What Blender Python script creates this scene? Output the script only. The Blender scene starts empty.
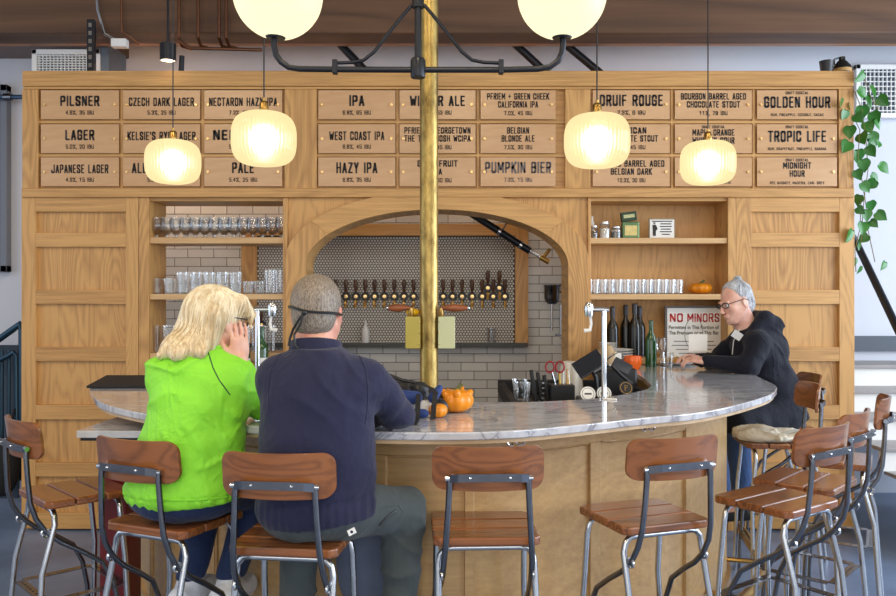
import bpy, bmesh, math, random
import numpy as np
from mathutils import Vector, Matrix, Euler
random.seed(7); rng = np.random.default_rng(7)
PI = math.pi
C = bpy.context.scene.collection
F = 820.0; EYE = 1.5
def P(px, py, Y):                       # a point of the place read off at distance Y
    return Vector(((px-448)*Y/F, Y, EYE-(py-298)*Y/F))
YM = 5.3                                # front of the millwork
def WX(px): return (px-448)*YM/F
def WZ(py): return EYE+(298-py)*YM/F

# ------------------------------------------------------------------ mesh builder
class MB:
    def __init__(s): s.v=[]; s.f=[]; s.mi=[]
    def add(s, vs, fs, m=0):
        n=len(s.v); s.v += [tuple(v) for v in vs]; s.f += [tuple(i+n for i in f) for f in fs]; s.mi += [m]*len(fs)
        return s
    def box(s, x0,x1,y0,y1,z0,z1, M=None, m=0):
        vs=[Vector(p) for p in ((x0,y0,z0),(x1,y0,z0),(x1,y1,z0),(x0,y1,z0),(x0,y0,z1),(x1,y0,z1),(x1,y1,z1),(x0,y1,z1))]
        if M is not None: vs=[M@v for v in vs]
        return s.add(vs,[(0,3,2,1),(4,5,6,7),(0,1,5,4),(1,2,6,5),(2,3,7,6),(3,0,4,7)],m)
    def lathe(s, prof, c=(0,0,0), n=20, M=None, m=0, sx=1, sy=1, rf=None):
        vs=[];fs=[];k=len(prof)
        for i in range(n):
            a=2*PI*i/n
            for (r,z) in prof:
                q = rf(a,r,z) if rf else r
                v=Vector((q*math.cos(a)*sx,q*math.sin(a)*sy,z))
                if M is not None: v=M@v
                vs.append(v+Vector(c))
        for i in range(n):
            j=(i+1)%n
            for t in range(k-1):
                fs.append((i*k+t,j*k+t,j*k+t+1,i*k+t+1))
        return s.add(vs,fs,m)
    def tube(s, pts, r, n=8, closed=False, m=0, cap=True):
        pts=[Vector(p) for p in pts]; N=len(pts)
        rs = r if isinstance(r,(list,tuple)) else [r]*N
        vs=[];fs=[]; up=None
        for i,p in enumerate(pts):
            if closed: t=(pts[(i+1)%N]-pts[i-1])
            else: t=(pts[min(i+1,N-1)]-pts[max(i-1,0)])
            t.normalize()
            if up is None:
                a=Vector((0,0,1)) if abs(t.z)<.9 else Vector((1,0,0))
                up=(a-t*a.dot(t)).normalized()
            else:
                up=(up-t*up.dot(t)); up = up.normalized() if up.length>1e-6 else Vector((1,0,0))
            b=t.cross(up)
            for k in range(n):
                a=2*PI*k/n
                vs.append(p+(up*math.cos(a)+b*math.sin(a))*rs[i])
        for i in range(N if closed else N-1):
            j=(i+1)%N
            for k in range(n):
                l=(k+1)%n
                fs.append((i*n+k,i*n+l,j*n+l,j*n+k))
        if cap and not closed:
            fs.append(tuple(range(n))[::-1]); fs.append(tuple((N-1)*n+k for k in range(n)))
        return s.add(vs,fs,m)
    def cyl(s,p0,p1,r,n=12,m=0): return s.tube([p0,p1],r,n,m=m)
    def sphere(s,c,r,n=14,k=10,M=None,sx=1,sy=1,sz=1,m=0):
        prof=[(max(1e-4,r*math.sin(PI*i/k)),-r*math.cos(PI*i/k)*sz) for i in range(k+1)]
        return s.lathe(prof,c,n,M,m,sx,sy)
    def prism(s, pts, z0, z1, M=None, m=0):   # polygon in XY extruded in Z
        n=len(pts)
        vs=[Vector((p[0],p[1],z0)) for p in pts]+[Vector((p[0],p[1],z1)) for p in pts]
        if M is not None: vs=[M@v for v in vs]
        fs=[tuple(range(n))[::-1],tuple(range(n,2*n))]+[(i,(i+1)%n,n+(i+1)%n,n+i) for i in range(n)]
        return s.add(vs,fs,m)

def setp(o,label=None,cat=None,group=None,kind=None):
    if label: o['label']=label
    if cat: o['category']=cat
    if group: o['group']=group
    if kind: o['kind']=kind
    return o
def obj(name, mb, mat, parent=None, loc=None, smooth=False, bevel=0, label=None, auto=None):
    me=bpy.data.meshes.new(name)
    vs=mb.v
    if parent is not None:
        rt=parent
        while rt.parent is not None: rt=rt.parent
        org=rt.location
    else: org=loc
    if org is not None: vs=[(v[0]-org[0],v[1]-org[1],v[2]-org[2]) for v in vs]
    me.from_pydata([tuple(v) for v in vs],[],mb.f)
    mats = mat if isinstance(mat,(list,tuple)) else [mat]
    for m in mats: me.materials.append(m)
    if len(mats)>1: me.polygons.foreach_set('material_index', mb.mi)
    me.update()
    bm=bmesh.new(); bm.from_mesh(me); bmesh.ops.recalc_face_normals(bm,faces=bm.faces); bm.to_mesh(me); bm.free()
    o=bpy.data.objects.new(name,me); C.objects.link(o)
    if parent is not None: o.parent=parent
    elif loc is not None: o.location=loc
    if smooth:
        me.polygons.foreach_set('use_smooth',[True]*len(me.polygons))
        if auto is None: auto=40
        try: me.set_sharp_from_angle(angle=math.radians(auto))
        except Exception: pass
    if bevel:
        b=o.modifiers.new('bevel','BEVEL'); b.width=bevel; b.segments=2; b.limit_method='ANGLE'; b.angle_limit=math.radians(40)
        b.harden_normals=False
    if label: o['label']=label
    return o
def empty(name, loc, label, cat, group=None, rz=0, kind=None):
    o=bpy.data.objects.new(name,None); C.objects.link(o); o.location=loc; o.rotation_euler=(0,0,rz)
    o.empty_display_size=.1
    setp(o,label,cat,group,kind); return o
def copy_tree(o, loc=None, rz=None, label=None, group=None, parent=None):
    c=o.copy(); C.objects.link(c)
    if parent is not None: c.parent=parent
    for ch in list(o.children): copy_tree(ch,parent=c)
    if loc is not None: c.location=loc
    if rz is not None: c.rotation_euler=(0,0,rz)
    if label: c['label']=label
    if group: c['group']=group
    return c

# ------------------------------------------------------------------ materials
def newmat(name):
    m=bpy.data.materials.new(name); m.use_nodes=True
    nt=m.node_tree; b=nt.nodes['Principled BSDF']; return m,nt,b
def srgb(r,g,b):
    f=lambda c: (c/255/12.92) if c/255<=.04045 else ((c/255+.055)/1.055)**2.4
    return (f(r),f(g),f(b),1)
def pm(name,col,rough=.5,metal=0,coat=0,spec=.5,noise=0,nscale=20,bump=0,bscale=60,trans=0,sheen=0):
    m,nt,b=newmat(name); N=nt.nodes; L=nt.links
    b.inputs['Base Color'].default_value=col; b.inputs['Roughness'].default_value=rough; b.inputs['Metallic'].default_value=metal
    b.inputs['Coat Weight'].default_value=coat; b.inputs['Specular IOR Level'].default_value=spec
    b.inputs['Sheen Weight'].default_value=sheen; b.inputs['Transmission Weight'].default_value=trans
    if noise or bump:
        tc=N.new('ShaderNodeTexCoord')
    if noise:
        n=N.new('ShaderNodeTexNoise'); n.inputs['Scale'].default_value=nscale; n.inputs['Detail'].default_value=5
        L.new(tc.outputs['Object'],n.inputs['Vector'])
        mx=N.new('ShaderNodeMix'); mx.data_type='RGBA'; mx.inputs[6].default_value=tuple(c*(1-noise) for c in col[:3])+(1,); mx.inputs[7].default_value=tuple(min(1,c*(1+noise)) for c in col[:3])+(1,)
        L.new(n.outputs['Fac'],mx.inputs[0]); L.new(mx.outputs[2],b.inputs['Base Color'])
    if bump:
        n2=N.new('ShaderNodeTexNoise'); n2.inputs['Scale'].default_value=bscale; n2.inputs['Detail'].default_value=3
        L.new(tc.outputs['Object'],n2.inputs['Vector'])
        bp=N.new('ShaderNodeBump'); bp.inputs['Strength'].default_value=bump; bp.inputs['Distance'].default_value=.01
        L.new(n2.outputs['Fac'],bp.inputs['Height']); L.new(bp.outputs['Normal'],b.inputs['Normal'])
    return m
def wood(name, light, dark, axis='Z', scale=5.0, rough=.4, rings=9, contrast=.75, coat=0.0, stretch=.1, fine=.35, amp=1.1):
    m,nt,b=newmat(name); N=nt.nodes; L=nt.links
    tc=N.new('ShaderNodeTexCoord'); oi=N.new('ShaderNodeObjectInfo')
    mul=N.new('ShaderNodeMath'); mul.operation='MULTIPLY'; mul.inputs[1].default_value=37.0; L.new(oi.outputs['Random'],mul.inputs[0])
    ad=N.new('ShaderNodeVectorMath'); ad.operation='ADD'; L.new(tc.outputs['Object'],ad.inputs[0]); L.new(mul.outputs[0],ad.inputs[1])
    mp=N.new('ShaderNodeMapping'); sc=[1,1,1]; sc['XYZ'.index(axis)]=stretch; mp.inputs['Scale'].default_value=sc
    L.new(ad.outputs[0],mp.inputs['Vector'])
    n=N.new('ShaderNodeTexNoise'); n.inputs['Scale'].default_value=scale; n.inputs['Detail'].default_value=1.5; n.inputs['Distortion'].default_value=.25
    L.new(mp.outputs[0],n.inputs['Vector'])
    m1=N.new('ShaderNodeMath'); m1.operation='MULTIPLY'; m1.inputs[1].default_value=rings; L.new(n.outputs['Fac'],m1.inputs[0])
    pp=N.new('ShaderNodeMath'); pp.operation='PINGPONG'; pp.inputs[1].default_value=.5; L.new(m1.outputs[0],pp.inputs[0])
    n2=N.new('ShaderNodeTexNoise'); n2.inputs['Scale'].default_value=scale*14; n2.inputs['Detail'].default_value=4; n2.inputs['Roughness'].default_value=.7
    mp2=N.new('ShaderNodeMapping'); sc2=[1,1,1]; sc2['XYZ'.index(axis)]=.03; mp2.inputs['Scale'].default_value=sc2
    L.new(ad.outputs[0],mp2.inputs['Vector']); L.new(mp2.outputs[0],n2.inputs['Vector'])
    a1=N.new('ShaderNodeMath'); a1.operation='MULTIPLY'; a1.inputs[1].default_value=amp; L.new(pp.outputs[0],a1.inputs[0])
    a2=N.new('ShaderNodeMath'); a2.operation='MULTIPLY_ADD'; a2.inputs[1].default_value=fine*2; L.new(n2.outputs['Fac'],a2.inputs[0]); L.new(a1.outputs[0],a2.inputs[2])
    # board-to-board tone
    a3=N.new('ShaderNodeMath'); a3.operation='MULTIPLY_ADD'; a3.inputs[1].default_value=.25; L.new(oi.outputs['Random'],a3.inputs[0]); L.new(a2.outputs[0],a3.inputs[2])
    cr=N.new('ShaderNodeValToRGB'); cr.color_ramp.elements[0].position=.15; cr.color_ramp.elements[1].position=.15+contrast
    cr.color_ramp.elements[0].color=dark; cr.color_ramp.elements[1].color=light
    L.new(a3.outputs[0],cr.inputs[0]); L.new(cr.outputs[0],b.inputs['Base Color'])
    b.inputs['Roughness'].default_value=rough; b.inputs['Coat Weight'].default_value=coat; b.inputs['Coat Roughness'].default_value=.15
    bp=N.new('ShaderNodeBump'); bp.inputs['Strength'].default_value=.12; bp.inputs['Distance'].default_value=.002
    L.new(n2.outputs['Fac'],bp.inputs['Height']); L.new(bp.outputs['Normal'],b.inputs['Normal'])
    return m
def thin_glass(name,tint=(1,1,1,1),gloss=.12,rough=.03,refl=(1,1,1,1)):
    m=bpy.data.materials.new(name); m.use_nodes=True; nt=m.node_tree; N=nt.nodes; L=nt.links; N.clear()
    out=N.new('ShaderNodeOutputMaterial'); t=N.new('ShaderNodeBsdfTransparent'); t.inputs[0].default_value=tint
    g=N.new('ShaderNodeBsdfGlossy'); g.inputs['Roughness'].default_value=rough; g.inputs[0].default_value=refl
    lw=N.new('ShaderNodeLayerWeight'); lw.inputs[0].default_value=.45
    ma=N.new('ShaderNodeMath'); ma.operation='MULTIPLY_ADD'; ma.inputs[1].default_value=.5; ma.inputs[2].default_value=gloss; ma.use_clamp=True
    L.new(lw.outputs['Fresnel'],ma.inputs[0])
    mx=N.new('ShaderNodeMixShader'); L.new(ma.outputs[0],mx.inputs[0]); L.new(t.outputs[0],mx.inputs[1]); L.new(g.outputs[0],mx.inputs[2]); L.new(mx.outputs[0],out.inputs[0])
    return m
def emis(name,col,st):
    m,nt,b=newmat(name); b.inputs['Base Color'].default_value=(0,0,0,1)
    b.inputs['Emission Color'].default_value=col; b.inputs['Emission Strength'].default_value=st; return m

OL=srgb(208,158,94); OD=srgb(136,90,45)
oakV=wood('oak_vertical',OL,OD,'Z',scale=4.2,rings=20,contrast=.95,fine=.55,stretch=.16,amp=.75)
oakH=wood('oak_horizontal',OL,OD,'X',scale=7,rings=10,contrast=1.1,fine=.62,stretch=.07,amp=.4)
oakY=wood('oak_depth',OL,OD,'Y',scale=5.5,rings=8)
oakShelf=wood('oak_shelf',srgb(222,184,132),srgb(178,132,82),'X',scale=7,rings=8,contrast=1.1,fine=.5,stretch=.07,amp=.35)
frontV=wood('bar_front_oak',srgb(202,165,114),srgb(156,120,76),'X',scale=4,rings=10,contrast=1.1,rough=.3,fine=.5,amp=.4)
stoolwood=wood('stool_wood',srgb(146,88,46),srgb(74,42,20),'X',scale=12,rings=10,rough=.25,coat=.4,stretch=.06)
backwood=wood('backrest_wood',srgb(146,90,50),srgb(86,50,27),'X',scale=10,rings=9,rough=.28,coat=.35,stretch=.05)
beamwood=wood('beam_wood',srgb(104,72,48),srgb(70,46,30),'X',scale=3,rings=6,rough=.6)
darkwood=wood('dark_wood',srgb(92,58,36),srgb(50,30,20),'Z',scale=20,rings=5,rough=.35)
capoak=wood('cap_wood',srgb(160,110,70),srgb(110,70,40),'X',scale=8,rings=6)
steel=pm('brushed_steel',srgb(196,199,204),.24,1,noise=.15,nscale=30)
darksteel=pm('dark_steel',srgb(120,122,128),.24,1,noise=.25,nscale=25)
chrome=pm('chrome',srgb(215,218,222),.12,1)
brass=pm('brass',srgb(186,148,84),.3,1,noise=.2,nscale=12)
black=pm('black_plastic',srgb(24,24,27),.4,bump=.05)
blackmetal=pm('black_metal',srgb(42,44,50),.35,.6,bump=.05)
rubber=pm('black_rubber',srgb(22,22,25),.7,bump=.2,bscale=300)
white=pm('white_paint',srgb(232,232,230),.5,bump=.04)
offwhite=pm('paper_white',srgb(238,236,230),.6,bump=.03)
glass=thin_glass('clear_glass',(.90,.91,.92,1),.06)
redpaint=pm('red_paint',srgb(150,20,28),.35,bump=.03)
copper=pm('copper',srgb(112,78,60),.4,1,noise=.2)
ink=pm('black_ink',srgb(38,32,28),.6,bump=.02)
fadedink=pm('faded_ink',srgb(105,95,92),.6,bump=.02)

# ---- aged brass column
def column_mat():
    m,nt,b=newmat('aged_brass'); N=nt.nodes; L=nt.links
    tc=N.new('ShaderNodeTexCoord'); mp=N.new('ShaderNodeMapping'); mp.inputs['Scale'].default_value=(1,1,.35); L.new(tc.outputs['Object'],mp.inputs[0])
    n=N.new('ShaderNodeTexNoise'); n.inputs['Scale'].default_value=16; n.inputs['Detail'].default_value=8; n.inputs['Roughness'].default_value=.7; L.new(mp.outputs[0],n.inputs[0])
    cr=N.new('ShaderNodeValToRGB'); e=cr.color_ramp.elements; e[0].position=.35; e[0].color=srgb(112,90,50); e[1].position=.65; e[1].color=srgb(206,176,104)
    L.new(n.outputs[0],cr.inputs[0]); L.new(cr.outputs[0],b.inputs['Base Color']); b.inputs['Metallic'].default_value=.85
    mr=N.new('ShaderNodeMapRange'); mr.inputs[3].default_value=.5; mr.inputs[4].default_value=.22; L.new(n.outputs[0],mr.inputs[0]); L.new(mr.outputs[0],b.inputs['Roughness'])
    return m
colmat=column_mat()
# ---- marble
def marble():
    m,nt,b=newmat('veined_marble'); N=nt.nodes; L=nt.links
    tc=N.new('ShaderNodeTexCoord'); mp=N.new('ShaderNodeMapping'); mp.inputs['Scale'].default_value=(1,2.2,1); mp.inputs['Rotation'].default_value=(0,0,.35); L.new(tc.outputs['Object'],mp.inputs[0])
    n=N.new('ShaderNodeTexNoise'); n.inputs['Scale'].default_value=2.2; n.inputs['Detail'].default_value=9; n.inputs['Roughness'].default_value=.62; n.inputs['Distortion'].default_value=1.6; L.new(mp.outputs[0],n.inputs[0])
    s1=N.new('ShaderNodeMath'); s1.operation='SUBTRACT'; s1.inputs[1].default_value=.5; L.new(n.outputs[0],s1.inputs[0])
    ab=N.new('ShaderNodeMath'); ab.operation='ABSOLUTE'; L.new(s1.outputs[0],ab.inputs[0])
    cr=N.new('ShaderNodeValToRGB'); e=cr.color_ramp.elements; e[0].position=0; e[0].color=srgb(138,140,150); e[1].position=.018; e[1].color=srgb(186,188,196)
    x=e.new(.12); x.color=srgb(210,211,217)
    L.new(ab.outputs[0],cr.inputs[0])
    L.new(cr.outputs[0],b.inputs['Base Color']); b.inputs['Roughness'].default_value=.09; b.inputs['Specular IOR Level'].default_value=.9; b.inputs['IOR'].default_value=1.65; b.inputs['Coat Weight'].default_value=.35; b.inputs['Coat Roughness'].default_value=.1
    return m
marblem=marble()
# ---- subway tile
def subway():
    m,nt,b=newmat('subway_tile'); N=nt.nodes; L=nt.links
    tc=N.new('ShaderNodeTexCoord'); mp=N.new('ShaderNodeMapping'); mp.inputs['Rotation'].default_value=(PI/2,0,0); L.new(tc.outputs['Object'],mp.inputs[0])
    sx=N.new('ShaderNodeSeparateXYZ'); L.new(tc.outputs['Object'],sx.inputs[0]); cx=N.new('ShaderNodeCombineXYZ'); L.new(sx.outputs[0],cx.inputs[0]); L.new(sx.outputs[2],cx.inputs[1])
    br=N.new('ShaderNodeTexBrick'); br.offset=.5; br.inputs['Scale'].default_value=1; br.inputs['Brick Width'].default_value=.2; br.inputs['Row Height'].default_value=.067
    br.inputs['Mortar Size'].default_value=.0028; br.inputs['Mortar Smooth'].default_value=.3; br.inputs['Bias'].default_value=0
    br.inputs['Color1'].default_value=srgb(206,206,204); br.inputs['Color2'].default_value=srgb(224,223,220); br.inputs['Mortar'].default_value=srgb(96,94,92)
    L.new(cx.outputs[0],br.inputs['Vector']); L.new(br.outputs['Color'],b.inputs['Base Color']); b.inputs['Roughness'].default_value=.18
    n=N.new('ShaderNodeTexNoise'); n.inputs['Scale'].default_value=14; L.new(tc.outputs['Object'],n.inputs[0])
    su=N.new('ShaderNodeMath'); su.operation='MULTIPLY_ADD'; su.inputs[1].default_value=-1; L.new(br.outputs['Fac'],su.inputs[0])
    m2=N.new('ShaderNodeMath'); m2.operation='MULTIPLY'; m2.inputs[1].default_value=.6; L.new(n.outputs[0],m2.inputs[0]); L.new(m2.outputs[0],su.inputs[2])
    bp=N.new('ShaderNodeBump'); bp.inputs['Strength'].default_value=.6; bp.inputs['Distance'].default_value=.004; L.new(su.outputs[0],bp.inputs['Height']); L.new(bp.outputs[0],b.inputs['Normal'])
    return m
subwaym=subway()
# ---- concrete floor
def concrete():
    m,nt,b=newmat('grey_concrete'); N=nt.nodes; L=nt.links
    tc=N.new('ShaderNodeTexCoord')
    n=N.new('ShaderNodeTexNoise'); n.inputs['Scale'].default_value=1.6; n.inputs['Detail'].default_value=9; n.inputs['Roughness'].default_value=.65; L.new(tc.outputs['Object'],n.inputs[0])
    cr=N.new('ShaderNodeValToRGB'); e=cr.color_ramp.elements; e[0].position=.3; e[0].color=srgb(88,104,130); e[1].position=.7; e[1].color=srgb(126,146,178)
    L.new(n.outputs[0],cr.inputs[0]); L.new(cr.outputs[0],b.inputs['Base Color']); b.inputs['Roughness'].default_value=.35
    return m
floorm=concrete()
wallpaint=pm('pale_wall_paint',srgb(206,210,220),.7,bump=.04,bscale=80)
ceilm=pm('ceiling_paint',srgb(150,138,126),.8,bump=.05)

# ------------------------------------------------------------------ text
_tc={}
def text_mb(s, height, width=None, bold=.0, depth=.0015, sx=.62, spacing=1.0):
    cu=bpy.data.curves.new('t','FONT'); cu.body=s; cu.size=1; cu.offset=bold; cu.extrude=0; cu.align_x='CENTER'; cu.resolution_u=3; cu.space_character=spacing
    o=bpy.data.objects.new('t',cu); C.objects.link(o)
    dg=bpy.context.evaluated_depsgraph_get(); me=bpy.data.meshes.new_from_object(o.evaluated_get(dg))
    mb=MB(); vs=[v.co.copy() for v in me.vertices]
    bpy.data.objects.remove(o); bpy.data.curves.remove(cu)
    if vs:
        x0=min(v.x for v in vs); x1=max(v.x for v in vs)
        k=height/max(v.y for v in vs)
        w=(x1-x0)*k*sx; kx=k*sx
        if width: kx=width/(x1-x0)
        mb.add([Vector(((v.x-(x0+x1)/2)*kx,0,v.y*k)) for v in vs],[tuple(p.vertices) for p in me.polygons])
    bpy.data.meshes.remove(me)
    return mb
_cv=lambda s:[[tuple(float(c)/10 for c in p.split(',')) for p in l.split(' ')] for l in s.split('|')]
GL={'A':'0,0 5,10 10,0|2,3 8,3','B':'0,0 0,10 7.5,10 10,8.6 10,6.6 8,5.2 0,5.2|8,5.2 10,4 10,1.4 7.5,0 0,0','C':'10,6.8 10,8.5 7.5,10 2.5,10 0,8.5 0,1.5 2.5,0 7.5,0 10,1.5 10,3.2',
'D':'0,0 0,10 7,10 10,8.4 10,1.6 7,0 0,0','E':'10,10 0,10 0,0 10,0|0,5.1 8,5.1','F':'10,10 0,10 0,0|0,5.1 8,5.1','G':'10,7 10,8.5 7.5,10 2.5,10 0,8.5 0,1.5 2.5,0 7.5,0 10,1.5 10,4.8 5.5,4.8',
'H':'0,0 0,10|10,0 10,10|0,5.1 10,5.1','I':'0,0 0,10','J':'10,10 10,1.5 7.5,0 2.5,0 0,1.5 0,3.4','K':'0,0 0,10|10,10 1,4.6|3,5.8 10,0','L':'0,10 0,0 10,0','M':'0,0 0,10 5,3 10,10 10,0','N':'0,0 0,10 10,0 10,10',
'O':'2.5,0 0,1.5 0,8.5 2.5,10 7.5,10 10,8.5 10,1.5 7.5,0 2.5,0','P':'0,0 0,10 7.5,10 10,8.5 10,6 7.5,4.5 0,4.5','Q':'2.5,0 0,1.5 0,8.5 2.5,10 7.5,10 10,8.5 10,1.5 7.5,0 2.5,0|6,2.5 10.5,-1','R':'0,0 0,10 7.5,10 10,8.5 10,6.3 7.5,4.9 0,4.9|6,4.9 10,0',
'S':'10,7.2 10,8.5 7.5,10 2.5,10 0,8.5 0,6.8 2,5.6 8,4.4 10,3.2 10,1.5 7.5,0 2.5,0 0,1.5 0,2.8','T':'-.5,10 10.5,10|5,10 5,0','U':'0,10 0,1.5 2.5,0 7.5,0 10,1.5 10,10','V':'0,10 5,0 10,10','W':'0,10 2.2,0 5,7 7.8,0 10,10','X':'0,0 10,10|0,10 10,0','Y':'0,10 5,4.6 10,10|5,4.6 5,0','Z':'0,10 10,10 0,0 10,0',
'0':'2.5,0 0,1.5 0,8.5 2.5,10 7.5,10 10,8.5 10,1.5 7.5,0 2.5,0','1':'1,8 5,10 5,0','2':'0,7.5 0,8.5 2.5,10 7.5,10 10,8.5 10,6 0,0 10,0','3':'0,8 2.5,10 7.5,10 10,8.5 10,6.5 7.5,5.2 4,5.2|7.5,5.2 10,3.9 10,1.5 7.5,0 2.5,0 0,2','4':'7.5,0 7.5,10 0,3 10,3','5':'10,10 0,10 0,5.6 7.5,5.6 10,4.2 10,1.5 7.5,0 2.5,0 0,1.5','6':'10,8.5 7.5,10 2.5,10 0,8.5 0,1.5 2.5,0 7.5,0 10,1.5 10,4.2 7.5,5.6 0,5.2','7':'0,10 10,10 4,0','8':'2.5,5.2 0,6.6 0,8.5 2.5,10 7.5,10 10,8.5 10,6.6 7.5,5.2 2.5,5.2 0,3.9 0,1.5 2.5,0 7.5,0 10,1.5 10,3.9 7.5,5.2','9':'10,4.5 2.5,4.5 0,6 0,8.5 2.5,10 7.5,10 10,8.5 10,1.5 7.5,0 2.5,0 0,1.5',
'%':'0,8 3,8 3,10 0,10 0,8|7,0 10,0 10,2 7,2 7,0|1,0 9,10',',':'0,.5 -1,-1.8','.':'0,0 0,.6','+':'0,5 10,5|5,2.4 5,7.6',"'":'0,10 0,7.6'}
GW={'I':.0,'M':1.35,'W':1.5,',':.0,'.':.0,"'":.0,'T':.95,'L':.85,'E':.85,'F':.85,'%':1.3,' ':.5}
def ctext(s, height, width, th=.30, depth=0):
    """condensed sign lettering drawn with straight strokes; th = stroke width as a share of a letter's width"""
    cw=1.0; gap=.32+th; x=0; segs=[]
    for ch in s:
        w=GW.get(ch,1.0)*cw
        if ch!=' ':
            for line in _cv(GL[ch]):
                segs.append([(x+p[0]*w,p[1]) for p in line])
        x+=w+gap
    tot=x-gap; kx=(width)/(tot+th); tx=th*kx/2; tz=min(tx,height*.10); mb=MB()
    for line in segs:
        pts=[((p[0]-tot/2)*kx,tz+p[1]*(height-2*tz)) for p in line]
        for i,(a,b) in enumerate(zip(pts,pts[1:])):
            dx,dz=b[0]-a[0],b[1]-a[1]; L=math.hypot(dx,dz) or 1; dx/=L; dz/=L
            ht=abs(dz)*tx+abs(dx)*tz; e=ht*.8 if len(pts)>2 else ht
            a2=(a[0]-dx*e*(1 if i==0 else .5),a[1]-dz*e*(1 if i==0 else .5)); b2=(b[0]+dx*e*(1 if i==len(pts)-2 else .5),b[1]+dz*e*(1 if i==len(pts)-2 else .5)); nx,nz=-dz*ht,dx*ht
            mb.add([(a2[0]+nx,0,a2[1]+nz),(b2[0]+nx,0,b2[1]+nz),(b2[0]-nx,0,b2[1]-nz),(a2[0]-nx,0,a2[1]-nz)],[(0,1,2,3)])
    return mb
def shift(mb,d):
    mb.v=[(v[0]+d[0],v[1]+d[1],v[2]+d[2]) for v in mb.v]; return mb
def join(*mbs):
    r=MB()
    for m in mbs:
        n=len(r.v); r.v+=m.v; r.f+=[tuple(i+n for i in f) for f in m.f]; r.mi+=m.mi
    return r

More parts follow.
